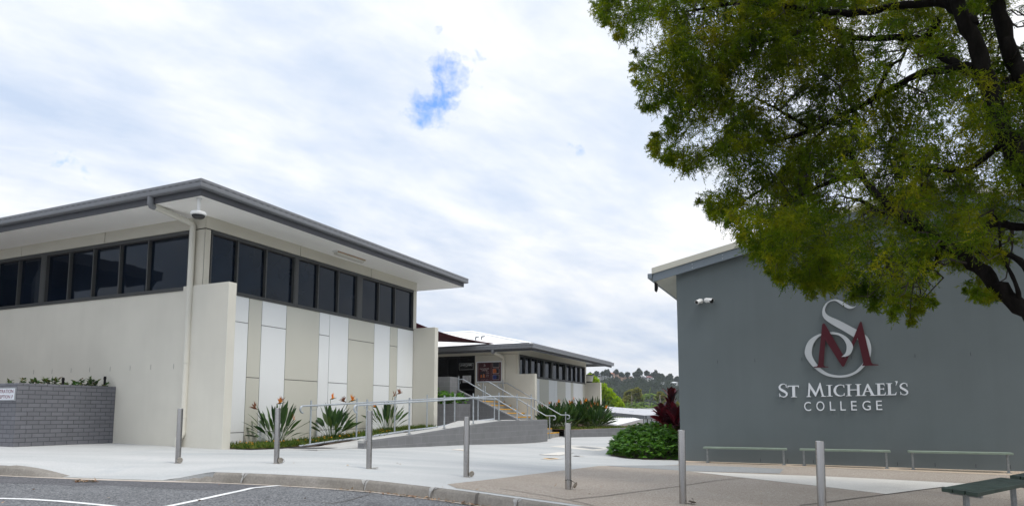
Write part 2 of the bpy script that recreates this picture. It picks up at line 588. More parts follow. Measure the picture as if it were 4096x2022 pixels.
def text_geo(body, bold=0.):
    cu = bpy.data.curves.new('lettering', 'FONT')
    cu.body = body
    cu.offset = bold
    cu.resolution_u = 4
    ob = bpy.data.objects.new('lettering', cu)
    C.objects.link(ob)
    dg = bpy.context.evaluated_depsgraph_get()
    dg.update()
    me = bpy.data.meshes.new_from_object(ob.evaluated_get(dg))
    V = np.array([v.co[:] for v in me.vertices])
    F = [tuple(p.vertices) for p in me.polygons]
    bpy.data.objects.remove(ob)
    bpy.data.curves.remove(cu)
    bpy.data.meshes.remove(me)
    V[:, 0] = (V[:, 0] - V[:, 0].min()) / np.ptp(V[:, 0])
    V[:, 1] = (V[:, 1] - V[:, 1].min()) / np.ptp(V[:, 1])
    return V, F


def put_text(mb, body, Mf, s0, s1, z0, z1, n, depth=0., mi=0, bold=0.):
    """text between s0..s1 on a wall map Mf(s,z,n); extruded when depth > 0"""
    V, F = text_geo(body, bold)
    pts = [Mf(s0 + x * (s1 - s0), z0 + y * (z1 - z0), n) for x, y, _ in V]
    mb.add(pts, F, mi)
    if depth:
        cnt = {}
        for f in F:
            for a, b in zip(f, f[1:] + f[:1]):
                cnt[(a, b)] = 1
        bp = [Mf(s0 + x * (s1 - s0), z0 + y * (z1 - z0), n - depth) for x, y, _ in V]
        sides = [(a, b, b + len(V), a + len(V)) for (a, b) in cnt if (b, a) not in cnt]
        mb.add(pts + bp, sides, mi)


# wall maps: s along the wall, z up, n out of the wall
def side_map(v0):
    return lambda s, z, n: G(s, v0 + n, z)


def front_map(u0):
    return lambda s, z, n: G(u0 - n, s, z)


def fbox(mb, Mf, s0, s1, z0, z1, n0, n1, mi=0):
    p = [Mf(s, z, n) for z in (z0, z1) for s, n in ((s0, n0), (s1, n0), (s1, n1), (s0, n1))]
    mb.add(p, [(0, 3, 2, 1), (4, 5, 6, 7), (0, 1, 5, 4), (1, 2, 6, 5), (2, 3, 7, 6), (3, 0, 4, 7)], mi)


# ------------------------------------------------------------------ ground surface
CTRL = [(-5.83, 12.06, -.854), (-4.03, 11.84, -.835), (-2.36, 11.40, -.891), (-.72, 10.97, -.994), (.81, 9.98, -1.079),
        (2.21, 8.99, -1.151), (3.33, 7.5, -1.235), (-6.58, 15.64, -.80), G(.05, -1.2, -.765), G(.05, -3.85, -.72), G(-2.27, -3.75, -.72),
        G(-2.27, -6.5, -.70), G(2.49, 2.08, -.85), G(8, 2.08, -.975), G(14.75, 2.08, -1.115), G(17, 1.7, -.985), G(17.5, 1.5, -1.0),
        G(19.7, 4.1, -1.03), G(7.32, 8.9, -1.25), G(7.32, 12.9, -1.26), G(7.32, 16.45, -1.27), G(6.8, 16.1, -1.30), G(26, 8, -1.1),
        (-8.3, 11.0, -.80), (-4.5, 10.5, -.87), (-2.0, 9.8, -.925), (-.69, 9.2, -1.0), (.06, 8.93, -1.06), (5.5, 6.0, -1.38),
        G(1, -.9, -.8), G(9, -.9, -.9), G(4, 5, -1.06), (-16, 12.5, -.68), (-14, 22, -.6), (-25, 18, -.5), (10, 4, -1.55)]
CP = np.array(CTRL)


def _tps_k(r2):
    return np.where(r2 > 1e-9, .5 * r2 * np.log(np.maximum(r2, 1e-9)), 0)


_n = len(CP)
_K = _tps_k(((CP[:, None, :2] - CP[None, :, :2]) ** 2).sum(-1)) + np.eye(_n) * .8
_Q = np.c_[np.ones(_n), CP[:, :2]]
_A = np.block([[_K, _Q], [_Q.T, np.zeros((3, 3))]])
_W = np.linalg.solve(_A, np.r_[CP[:, 2], 0, 0, 0])


def tps(X, Y):
    X, Y = np.asarray(X, float), np.asarray(Y, float)
    r2 = (X[..., None] - CP[:, 0]) ** 2 + (Y[..., None] - CP[:, 1]) ** 2
    return np.clip(_tps_k(r2) @ _W[:_n] + _W[_n] + _W[_n + 1] * X + _W[_n + 2] * Y, -1.7, -.4)


# kerb line, left to right
KX = np.array([-40, -16, -8.3, -6.4, -4.5, -2.0, -.69, .06, .62, 1.6, 3.0, 5.0, 8.0, 14.])
KY = np.array([13.5, 12.2, 11.0, 10.72, 10.45, 9.80, 9.20, 8.80, 8.45, 7.75, 6.55, 4.6, 1.4, -6.])


def kerb_y(x):
    return np.interp(x, KX, KY)


def road_z(X, Y):
    xk = np.clip(X, -20, 3)
    k = tps(xk, kerb_y(xk)) - .15
    d = np.clip(kerb_y(X) - Y, 0, 30)
    return k - .010 * d


def drop_w(X):
    return np.clip((X + 8.0) / .9, 0, 1) * np.clip((-4.55 - X) / .7, 0, 1)


def pave_z(X, Y):
    X, Y = np.asarray(X, float), np.asarray(Y, float)
    z = tps(X, Y)
    d = np.clip((Y - kerb_y(X)) / 1.5, 0, 1)
    w = drop_w(X) * (1 - d * d * (3 - 2 * d))
    return z * (1 - w) + (road_z(X, Y) + .012) * w


def hit(fn, x, y, z0=-1.0):
    z = z0
    for _ in range(25):
        P = at_z(x, y, z)
        z = float(fn(P[0], P[1]))
    return np.array((P[0], P[1], z))


def ground_px(x, y):
    return hit(pave_z, x, y)


def road_px(x, y):
    return hit(road_z, x, y, -1.1)


def sheet(name, poly, fn, dz, mat, step=.5, kind='structure', label=None, cat=None, group=None, parent=None, loc=(0, 0, 0)):
    bm = bmesh.new()
    f = bm.faces.new([bm.verts.new((p[0], p[1], 0)) for p in poly])
    bmesh.ops.triangulate(bm, faces=[f])
    xs = [p[0] for p in poly]
    ys = [p[1] for p in poly]
    for ax, lo, hi in ((0, min(xs), max(xs)), (1, min(ys), max(ys))):
        t = lo + step
        while t < hi:
            co = (t, 0, 0) if ax == 0 else (0, t, 0)
            no = (1, 0, 0) if ax == 0 else (0, 1, 0)
            bmesh.ops.bisect_plane(bm, geom=bm.verts[:] + bm.edges[:] + bm.faces[:], plane_co=co, plane_no=no)
            t += step
    bmesh.ops.remove_doubles(bm, verts=bm.verts, dist=1e-5)
    L = LOC[parent.name] if parent is not None else np.array(loc, float)
    co = np.array([v.co[:] for v in bm.verts])
    z = fn(co[:, 0], co[:, 1]) + dz
    for v, zz in zip(bm.verts, z):
        v.co = (v.co.x - L[0], v.co.y - L[1], zz - L[2])
    bmesh.ops.recalc_face_normals(bm, faces=bm.faces)
    if sum(f.normal.z for f in bm.faces) < 0:
        bmesh.ops.reverse_faces(bm, faces=bm.faces)
    for f in bm.faces:
        f.smooth = True
    me = bpy.data.meshes.new(name)
    bm.to_mesh(me)
    bm.free()
    me.materials.append(mat)
    o = link_mesh(name, me, parent, L)
    if label:
        tag(o, label, cat, group)
    else:
        tag(o, kind=kind)
    return o


def ribbon(pts, w):
    P = [Vector((p[0], p[1])) for p in pts]
    ws = w if isinstance(w, (list, tuple)) else [w] * len(P)
    a, b = [], []
    for i, p in enumerate(P):
        d = (P[min(i + 1, len(P) - 1)] - P[max(i - 1, 0)]).normalized()
        n = Vector((-d.y, d.x)) * ws[i] / 2
        a.append(p + n)
        b.append(p - n)
    return a + b[::-1]


# road
xs = np.linspace(-60, 14, 75)
sheet('road', [(-60, 4.5), (5.1, 4.5)] + [(x, float(kerb_y(x))) for x in xs[::-1] if x < 5.1], road_z, 0, M['asphalt'], .7)
sheet('road', [(-60, -45), (14, -45), (14, -6.1), (8, 1.4), (5.1, 4.52), (-60, 4.52)], road_z, -.004, M['asphalt'], 3.)
# pavement of light concrete, from the kerb back past the buildings
kx = [x for x in np.r_[np.linspace(-40, -9, 10), np.linspace(-8.6, 3, 40), np.linspace(3.4, 14, 12)]]
sheet('pavement', [(x, float(kerb_y(x)) + .0) for x in kx] + [(16, 18), G(26, 9)[:2], G(30, 6)[:2], G(30, -4)[:2], (-14, 36), (-40, 30)],
      pave_z, 0, M['concrete'], .5)
# exposed-aggregate paving on the right
tl = [ground_px(x, y)[:2] for x, y in ((1790, 1935), (1900, 1922.5), (2000, 1911), (2178, 1889), (2290, 1875), (2393, 1862), (2480, 1861), (2600, 1861), (2709, 1857))]
tan = tl + [ground_px(2726, 1843)[:2], G(7.34, 17.5)[:2], G(7.34, 24)[:2], (10.5, -2)]
tan += [(x, float(kerb_y(x)) + .16) for x in (9, 7, 5, 4, 3, 2.3, 1.6, 1.1, .62, .3, .06, -.2, -.5, -.75)]
sheet('paved_forecourt', tan, pave_z, .004, M['tan_paving'], .5)
mb = MB()
ex = np.linspace(-9.2, -4.3, 50)
mb.add([q for x in ex for q in ((x, float(kerb_y(x)) + .001, float(pave_z(x, kerb_y(x))) + .001), (x, float(kerb_y(x)) + .001, float(road_z(x, kerb_y(x))) - .05))], [(2 * i, 2 * i + 1, 2 * i + 3, 2 * i + 2) for i in range(len(ex) - 1)])
tag(mb.build('pavement_edge', M['concrete'], loc=(-6, 10.7, -.9)), kind='structure')
# bands in the paving
band = [ground_px(*p)[:2] for p in ((2755, 1884), (2900, 1890), (3100, 1897), (3300, 1904), (3560, 1917), (3831, 1931), (4000, 1938), (3778, 1947), (3660, 1962), (3552, 1976), (3440, 1963), (3300, 1946), (3120, 1926), (2950, 1907))]
sheet('white_paving_band', band, pave_z, .008, M['white_paving'], .5)
gp = [ground_px(*p)[:2] for p in ((2420, 1861.5), (2600, 1859.5), (2780, 1860), (2960, 1866), (3134, 1874), (3119, 1893), (2950, 1888), (2759, 1883), (2650, 1876), (2500, 1867))]
sheet('grey_paving_band', gp, pave_z, .0075, M['grey_paving'], .5)
sp = [G(7.34, 8.95)[:2], G(7.34, 17.5)[:2], G(6.35, 17.5)[:2], G(6.45, 13)[:2], G(6.55, 10)[:2], G(6.9, 8.9)[:2]]
sheet('sandy_paving_band', sp, pave_z, .007, M['sand_paving'], .5)
for pts, w in ((((2280, 1998), (2420, 1984), (2600, 1960), (2720, 1944), (2860, 1922), (2975, 1911)), .02),
               (((3200, 2021), (3300, 2010), (3420, 1993), (3552, 1976), (3660, 1961.5), (3778, 1946.5)), .028),
               (((3665, 1962), (3760, 1971), (3900, 1986), (4090, 2005)), .018),
               (((2000, 1955), (2080, 1966), (2180, 1982), (2260, 1997), (2330, 2012), (2400, 2030)), .018)):
    sheet('paving_joint', ribbon([ground_px(*p) for p in pts], w), pave_z, .012, M['crack'], .5)


# kerbs: a real step swept along the kerb line
def kerb(name, x0, x1, ends=(0, 0), label=None):
    mb = MB()
    X = np.linspace(x0, x1, int((x1 - x0) / .16) + 2)
    if ends[0]:
        X = np.unique(np.r_[np.linspace(x0, x0 + ends[0], 14), x0 + ends[0] + .015, x0 + ends[0] + .03, X[X > x0 + ends[0] + .05]])
    rows = []
    for i, x in enumerate(X):
        y = float(kerb_y(x))
        d = Vector((1, (float(kerb_y(x + .05)) - float(kerb_y(x - .05))) / .1)).normalized()
        n = Vector((d.y, -d.x))                        # towards the road
        zt = float(tps(x, y)) - .004
        zr = float(road_z(x, y)) - .02
        k = 1.
        if ends[0]:
            k = min(k, .34 * (x - x0) / ends[0] * (1 + .25 * math.sin(x * 31)) if x <= x0 + ends[0] else 1.)
        if ends[1]:
            k = min(k, (x1 - x) / ends[1])
        k = max(k, .02)
        zt = zr + .03 + (zt - zr - .03) * min(1, k * (2 - k))
        j = .006 * math.sin(x * 9.1) * math.sin(x * 3.7)
        prof = [(-.15, zr), (-.15, zt), (.0, zt + .002), (.035 + j, zt - .012), (.055 + j, zt - .04), (.09 + j, zr)]
        rows.append([(x + n.x * o, y + n.y * o, z) for o, z in prof])
    pts = [p for r in rows for p in r]
    m = len(rows[0])
    F = []
    for i in range(len(rows) - 1):
        for j in range(m - 1):
            a = i * m + j
            F.append((a, a + 1, a + m + 1, a + m))
    F += [tuple(range(m)), tuple((len(rows) - 1) * m + j for j in range(m))[::-1]]
    mb.add(pts, F)
    o = mb.build(name, M['kerb'], loc=(x0, float(kerb_y(x0)), float(tps(x0, kerb_y(x0)))), smooth=True)
    tag(o, kind='structure')
    return o


kerb('kerb', -5.1, 13.5, (.62, 0))
kerb('kerb', -30, -7.0, (0, 1.1))
# concrete gutter strip along the foot of the kerb
gx = list(np.linspace(-30, 13, 120))
sheet('gutter_strip', [(x, float(kerb_y(x)) + .0) for x in gx] + [(x - .02, float(kerb_y(x)) - .155) for x in gx[::-1]], road_z, .005, M['gutter_strip'], 1.)
# joints, cracks and worn pale patches on the kerb, following its profile
def kerb_mark(name, xc, ws, mat, lift):
    y = float(kerb_y(xc))
    d = Vector((1, (float(kerb_y(xc + .05)) - float(kerb_y(xc - .05))) / .1)).normalized()
    n = Vector((d.y, -d.x))
    zt, zr = float(tps(xc, y)) - .004, float(road_z(xc, y)) - .02
    j = .006 * math.sin(xc * 9.1) * math.sin(xc * 3.7)
    prof = [(-.02, zt + .002), (.005, zt + .001), (.035 + j, zt - .012), (.056 + j, zt - .04), (.066, zt - .07), (.08, zt - .11), (.09, zr + .03)]
    pts = []
    off = 0.
    for (o, z), w in zip(prof, ws):
        off += random.uniform(-.012, .012)
        for sg in (-1, 1):
            q = off + sg * w * random.uniform(.6, 1.2) / 2
            pts.append((xc + d.x * q + n.x * (o + lift), y + d.y * q + n.y * (o + lift), z + lift))
    mb = MB()
    mb.add(pts, [(2 * i, 2 * i + 1, 2 * i + 3, 2 * i + 2) for i in range(len(pts) // 2 - 1)])
    tag(mb.build(name, mat, loc=(xc, y, zt)), kind='structure')


for xc in (-3.95, -2.05, -1.05, .08, 1.05):
    kerb_mark('kerb_patch', xc, (.05, .14, .12, .07, .04, .02, .015), M['kerb_chip'], .004)
    kerb_mark('kerb_joint', xc + .015, (.006, .008, .012, .012, .009, .008, .008), M['crack'], .0065)
kerb_mark('kerb_joint', -.45, (.01, .03, .05, .045, .05, .035, .04), M['crack'], .005)

# road markings (4 mm above the asphalt) and patches
sheet('road_line', ribbon([road_px(*p) for p in ((-400, 1985), (-150, 1988), (0, 1992), (110, 1995), (240, 2003), (330, 2011), (430, 2021), (560, 2040), (800, 2085))], .085), road_z, .005, M['line_paint'], .5)
sheet('road_line', ribbon([road_px(*p) for p in ((1136, 1938.5), (1010, 1950), (960, 1962), (880, 1979), (800, 1997), (690, 2020), (560, 2048), (300, 2110))], .09), road_z, .005, M['line_paint'], .5)
sheet('road_patch', [road_px(*p)[:2] for p in ((-300, 1900), (0, 1898), (300, 1905), (620, 1918), (900, 1928), (1120, 1940), (980, 1958), (760, 1956), (560, 1945), (420, 1938), (280, 1942), (190, 1934), (0, 1930), (-300, 1925))], road_z, .0025, M['asphalt_patch'], .5)
cr = [road_px(*p) for p in ((1195, 1999), (1260, 2005), (1330, 2011), (1390, 2001), (1420, 1992), (1470, 1978), (1480, 1972))]
sheet('road_crack', ribbon(cr, [.004, .012, .022, .012, .016, .012, .005]), road_z, .004, M['crack'], .5)
cr = [road_px(*p) for p in ((560, 1950), (640, 1953), (720, 1955), (800, 1958), (860, 1961))]
sheet('road_crack', ribbon(cr, [.004, .009, .006, .010, .004]), road_z, .004, M['crack'], .5)
hole = [road_px(*p)[:2] for p in ((285, 1922), (300, 1917), (340, 1919), (380, 1922), (392, 1925), (370, 1928), (320, 1927))]
sheet('pothole', hole, road_z, .0065, M['crack'], .5)
# fallen leaves: uncountable litter along the gutter and in the pothole
LP = []
for i in range(330):
    t = random.random()
    x = -2.6 + 4.4 * t ** .8
    LP.append((x, float(kerb_y(x)) - .10 - abs(random.gauss(0, .055))))
for i in range(26):
    LP.append((random.uniform(-7, 1.5), random.uniform(7.3, 9.4)))
for i in range(70):
    p = road_px(random.uniform(300, 385), random.uniform(1922.5, 1928))
    LP.append((p[0], p[1]))
for i in range(16):
    LP.append((random.uniform(-5, 4.5), random.uniform(9.2, 13)))
LP = np.array([(x, y) for x, y in LP])
onroad = LP[:, 1] < kerb_y(LP[:, 0])
zz = np.where(onroad, road_z(LP[:, 0], LP[:, 1]), pave_z(LP[:, 0], LP[:, 1])) + .012
P = np.c_[LP, zz + rng.random(len(LP)) * .012]
D = unit(np.c_[rng.normal(size=(len(P), 2)), rng.normal(size=len(P)) * .18])
V, F = leaf_quads(P, D, .035 + .05 * rng.random(len(P)), .007 + .010 * rng.random(len(P)), np.c_[rng.normal(size=(len(P), 2)) * .3, np.ones(len(P))])
tag(np_mesh('leaf_litter', V, F, M['dead_leaf'], loc=(0, 9, -1.1)), kind='stuff')


# pit lids and the drain grate in the concrete
def lid(name, px, mat, label, cat, rim=None):
    pts = [ground_px(*p) for p in px]
    c = sum(pts) / len(pts)
    if rim:
        big = [(q - c) * 1.0 + c for q in pts]
        t = thing(name, label, cat, c)
        sheet('rim', [tuple(q[:2]) for q in big], pave_z, .004, rim, 1., parent=t)
        sheet('lid', [tuple(((q - c) * .93 + c)[:2]) for q in pts], pave_z, .008, mat, 1., parent=t)
        for ch in t.children:
            if 'kind' in ch:
                del ch['kind']
        return t
    return sheet(name, [tuple(q[:2]) for q in pts], pave_z, .006, mat, 1., label=label, cat=cat, loc=tuple(c))


lid('pit_lid', ((2155, 1817), (2245, 1805), (2296, 1810), (2235, 1821)), M['white_paving'], 'thin-edged square pit cover set in the light concrete path', 'pit lid', M['crack'])
lid('pit_lid', ((2160, 1834), (2215, 1829.5), (2256, 1833), (2200, 1838)), M['white_paving'], 'white pit surround with a rusty yellow slot nearest the road', 'pit lid', M['white_paving'])
sheet('rust_stain', [tuple(ground_px(*p)[:2]) for p in ((2170, 1833), (2210, 1831.3), (2236, 1834), (2200, 1836))], pave_z, .011, M['yellow'], 1.)
sheet('drain_slot', [tuple(ground_px(*p)[:2]) for p in ((2185, 1832.4), (2210, 1832.2), (2224, 1834.5), (2200, 1834.8))], pave_z, .014, M['slot'], 1.)
lid('pit_lid', ((1806, 1797.2), (1830, 1793.4), (1880, 1795.6), (1856, 1799.6)), M['white_paving'], 'yellow-edged pit cover by the ramp wall, behind a bollard', 'pit lid', M['yellow'])
lid('drain_cover', ((2286, 1822.5), (2300, 1820.5), (2336, 1823.5), (2318, 1825.5)), M['white_paving'], 'small white drain surround beside the tilted-lid bollard', 'drain', M['white_paving'])
sheet('drain_slot', [tuple(ground_px(*p)[:2]) for p in ((2294, 1823), (2302, 1821.7), (2322, 1823.4), (2314, 1824.6))], pave_z, .014, M['slot'], 1.)
sheet('white_paving_band', [tuple(ground_px(*p)[:2]) for p in ((2195, 1783), (2260, 1778), (2420, 1787), (2450, 1791), (2395, 1802), (2300, 1794))], pave_z, .004, M['white_paving'], .6)
sheet('grey_paving_band', [tuple(ground_px(*p)[:2]) for p in ((2285, 1785), (2330, 1783), (2412, 1791), (2370, 1795))], pave_z, .008, M['grey_paving'], .6)
sheet('drain_grate', [tuple(ground_px(*p)[:2]) for p in ((1148, 1791), (1190, 1788.5), (1300, 1789), (1384, 1791), (1330, 1794.5), (1240, 1795.5))], pave_z, .012, M['grate'], .5,
      label='dark slotted drain grate across the foot of the ramp', cat='grate', loc=tuple(ground_px(1240, 1793)))

# terrain sheet to the horizon, with the valley and the wooded hill beyond
def hill_z(X, Y):
    base = np.interp(Y, [-400, 33, 60, 110, 250, 400, 560, 680, 720, 900, 1700], [-2.4, -2.4, -9, -18, -34, -26, 8, 34, 35, 20, -40])
    ridge = 1 + .10 * np.sin(X * .021 + 1.4) - .0016 * np.clip(X - 100, 0, 400)
    wob = 2.5 * np.sin(X * .05 + Y * .03) + 2 * np.sin(X * .11 - Y * .06)
    far = np.clip((Y - 120) / 200, 0, 1)
    return np.where(base > 0, base * ridge, base) + wob * far * .6


gxs = np.unique(np.r_[np.linspace(-1500, -120, 18), np.linspace(-120, 260, 70), np.linspace(260, 1500, 18)])
gys = np.unique(np.r_[np.linspace(-400, 20, 8), np.linspace(20, 120, 20), np.linspace(120, 800, 60), np.linspace(800, 1700, 10)])
XX, YY = np.meshgrid(gxs, gys)
ZZ = hill_z(XX, YY)
nx, ny = len(gxs), len(gys)
idx = np.arange(nx * ny).reshape(ny, nx)
F = np.stack([idx[:-1, :-1], idx[:-1, 1:], idx[1:, 1:], idx[1:, :-1]], -1).reshape(-1, 4)
tag(np_mesh('ground', np.stack([XX, YY, ZZ], -1).reshape(-1, 3), F, M['forest_floor'], smooth=True), kind='structure')

# ================================================================== near school building (A)
FLOOR_Z = -.95
A = thing('school_building', 'large cream school building at the left with dark strip windows under a wide grey-edged roof', 'building', G(0, -3, -.8))
ZS, ZW, ZSO = 2.975, 4.445, 4.755       # sill, window head, soffit
VF = -.9                                # cladded side
UF = .05                                # front
UE = 9.43                               # far end
sm, fm = side_map(VF), front_map(UF)

mb = MB(G)
# front wall, returns and rear walls of cream render
mb.box(UF, .35, -22, VF - .12, FLOOR_Z, ZS - .006)
mb.box(.35, UE, VF - .32, VF - .12, FLOOR_Z, ZS - .02)
mb.box(UE - .25, UE, -22, VF - .32, FLOOR_Z, ZSO)
wall = mb.build('wall', M['cream'], A)
mb = MB(G)
# head panels above the windows and the slim corner panels, with fine open joints
jl = [-22, -15.4, -11.8, -8.165, -4.58, -.905]
for a, b in zip(jl, jl[1:]):
    mb.box(UF, UF + .14, a + .012, b - .012, ZW + .014, ZSO - .002)
jr = [UF + .006, 3.326, 6.667, UE]
for a, b in zip(jr, jr[1:]):
    mb.box(a + .012, b - .012, VF - .14, VF, ZW + .014, ZSO - .002)
mb.box(UF + .002, UF + .2, -1.40, VF - .034, 2.98, ZW - .014)
mb.box(UF + .006, UF + .16, VF - .016, VF - .001, 2.98, ZW - .014)
mb.box(UF + .204, .214 + .02, VF - .16, VF - .006, 2.9, ZW - .006)
mb.box(9.21, UE - .003, VF - .16, VF - .004, 2.9, ZW - .006)
mb.build('head_panels', M['cream_trim'], A)
mb = MB(G)
mb.box(UF + .03, UF + .2, -22, VF - .03, ZW - .1, ZSO - .003)
mb.box(UF + .014, UF + .19, VF - .06, VF - .018, 2.98, ZW - .1)
mb.box(UF + .03, UE - .02, VF - .2, VF - .03, ZW - .1, ZSO - .004)
mb.build('joint_backing', M['joint'], A)

# cladding: white and beige sheets over a dark backing
JV = [.0, 1.05, 1.503, 1.955, 2.86, 4.208, 4.665, 5.557, 6.896, 7.79, 8.24, 9.226]
COLR = 'wwbwbwwbwbw'
JH = {0: (2.31, -.46), 1: (2.31, -.46), 2: (.93,), 3: (2.315, -.46), 4: (.936,), 5: (2.309, -.46), 6: (.926, -.46), 7: (2.305, -.46), 8: (.933,), 9: (2.308,), 10: (.94,)}
for i, c in enumerate(COLR):
    zs = [ZS + .002] + list(JH[i]) + [FLOOR_Z]
    for a, b in zip(zs, zs[1:]):
        mb = MB(G)
        mb.box(JV[i] + .009, JV[i + 1] - .009, VF - .014, VF, b + .009, a - .009)
        mb.build('cladding_panel', M['white_panel' if c == 'w' else 'beige_panel'], A)
mb = MB(G)
mb.box(.3, UE - .01, VF - .1, VF - .018, FLOOR_Z, ZS - .02)
mb.build('cladding_backing', M['joint'], A)

# wing walls at both ends
for u0, ub in ((0, -.98), (9.235, -.98)):
    mb = MB(G)
    mb.box(u0, u0 + .235, VF - .6 if u0 == 0 else VF - .02, 0, ub, 3.06)
    mb.build('wing_wall', M['cream'], A, bevel=.008)


def window(Mf, s0, s1, z0, z1, mulls, parent, sillz=None, deep=.09, fw=.06, mw=.044, topw=.085):
    """one glazed bay: frame with mullions, its panes as one sub-part"""
    mb = MB()
    fbox(mb, Mf, s0, s1, z1 - topw, z1, -.12, .012)
    fbox(mb, Mf, s0, s1, z0 + .034, z0 + .085, -.12, .006)
    fbox(mb, Mf, s0 + .004, s1 - .004, z0 - .004, z0 + .030, -.1, .03)
    fbox(mb, Mf, s0, s0 + fw * .6, z0 + .085, z1 - topw, -.12, .009)
    fbox(mb, Mf, s1 - fw * .6, s1, z0 + .085, z1 - topw, -.12, .009)
    for m in mulls:
        fbox(mb, Mf, m - mw / 2, m + mw / 2, z0 + .085, z1 - topw, -.12, .004)
        fbox(mb, Mf, m + mw / 2, m + mw / 2 + .012, z0 + .085, z1 - topw, -.12, -.03)
    f = mb.build('window', M['frame'], parent)
    mb = MB()
    ed = [s0 + .01] + list(mulls) + [s1 - .01]
    for a, b in zip(ed, ed[1:]):                  # each sheet of glass sits a hair out of true
        q = [random.uniform(-.005, .005) for _ in range(4)]
        p = [Mf(s, z, n + k) for (s, z), k in zip(((a, z0 + .04), (b, z0 + .04), (b, z1 - .04), (a, z1 - .04)), q) for n in (-.10, -.078)]
        mb.add(p, [(1, 3, 5, 7), (0, 6, 4, 2), (0, 2, 3, 1), (2, 4, 5, 3), (4, 6, 7, 5), (6, 0, 1, 7)])
    mb.build('pane', M['glass'], f)
    return f


window(sm, .234, 3.13, ZS, ZW, (1.075, 2.05, ), A)
# wide posts between the bays belong to the frames
window(sm, 3.235, 5.96, ZS, ZW, (4.115, 5.03), A)
window(sm, 6.17, 9.21, ZS, ZW, (7.12, 8.06), A)
for mm, a, b in ((sm, 3.13, 3.235), (sm, 5.96, 6.17), (fm, -7.175, -7.0), (fm, -13.5, -13.3)):
    mb = MB()
    fbox(mb, mm, a, b, ZS - .004, ZW, -.12, .016)
    mb.build('window_post', M['frame'], A)
window(fm, -7.0, -1.42, ZS, ZW, (-5.985, -4.99, -3.94, -2.88), A)
window(fm, -13.3, -7.175, ZS, ZW, (-12.3, -11.3, -10.3, -9.3, -8.24), A)
window(fm, -19.5, -13.5, ZS, ZW, (-18, -16.5, -15), A)

# roof: soffit, fascia, gutter and low hipped sheet
def hip_roof(parent, u0, u1, v0, v1, zs, fas_h, gut_z0, gut_z1, over, gover, pitch, sheet_mat, slots=True):
    """u0..u1, v0..v1 are the wall lines"""
    a0, a1, b0, b1 = u0 - over, u1 + over, v0 - over, v1 + over
    mb = MB(G)
    mb.box(a0 + .03, a1 - .03, b0 + .03, b1 - .03, zs, zs + .05)
    mb.build('soffit', M['soffit'], parent)
    mb = MB(G)
    for q in ((a0, a0 + .028, b0, b1), (a1 - .028, a1, b0, b1), (a0 + .028, a1 - .028, b0, b0 + .028), (a0 + .028, a1 - .028, b1 - .028, b1)):
        mb.box(*q, zs - .004, zs + fas_h)
    mb.build('fascia', M['fascia'], parent)
    # gutter: swept profile round the eaves
    mb = MB(G)
    g = gover - over
    h = gut_z1 - gut_z0
    prof = [(.001, 0), (g * .80, 0), (g * .97, h * .10), (g, h * .38), (g * .94, h * .42), (g * .94, h * .62), (g, h * .66), (g * 1.0, h * .96), (g * .93, h), (g * .80, h), (.001, h * .9)]
    cor = [(a0, b0, -1, -1), (a1, b0, 1, -1), (a1, b1, 1, 1), (a0, b1, -1, 1)]
    pts = []
    for (cu, cv, du, dv) in cor:
        pts += [(cu + du * o, cv + dv * o, gut_z0 + z) for o, z in prof]
    m = len(prof)
    F = []
    for i in range(4):
        for j in range(m):
            j2 = (j + 1) % m
            F.append((i * m + j, i * m + j2, ((i + 1) % 4) * m + j2, ((i + 1) % 4) * m + j))
    mb.add(pts, F)
    if slots:
        z0, z1 = gut_z0 + h * .62, gut_z0 + h * .655
        t = a0 - .1
        while t < a1:
            mb.box(t, t + .10, b1 + g * .93, b1 + g + .003, z0, z1, 1)
            t += .21
        t = max(b0, b1 - 16)
        while t < b1:
            mb.box(a0 - g - .003, a0 - g * .93, t, t + .10, z0, z1, 1)
            t += .21
    mb.build('gutter', [M['gutter'], M['slot']], parent)
    # sheeting
    w = min(a1 - a0, b1 - b0) / 2
    zt = gut_z1 - .03
    zr = zt + w * pitch
    e = .04
    A0, A1, B0, B1 = a0 - e, a1 + e, b0 - e, b1 + e
    mb = MB(G)
    if (a1 - a0) <= (b1 - b0):
        r = [((a0 + a1) / 2, b0 + w, zr), ((a0 + a1) / 2, b1 - w, zr)]
        mb.add([(A0, B0, zt), (A1, B0, zt), (A1, B1, zt), (A0, B1, zt)] + r, [(0, 1, 4), (1, 2, 5, 4), (2, 3, 5), (3, 0, 4, 5), (3, 2, 1, 0)])
    else:
        r = [(a0 + w, (b0 + b1) / 2, zr), (a1 - w, (b0 + b1) / 2, zr)]
        mb.add([(A0, B0, zt), (A1, B0, zt), (A1, B1, zt), (A0, B1, zt)] + r, [(0, 1, 5, 4), (1, 2, 5), (2, 3, 4, 5), (3, 0, 4), (3, 2, 1, 0)])
    rf = mb.build('roof', sheet_mat, parent)
    return r, (A0, A1, B0, B1, zt)


hip_roof(A, UF, UE + .25, -22, VF, ZSO, .2, 4.90, 5.085, 1.17, 1.30, .06, M['roof_grey'])


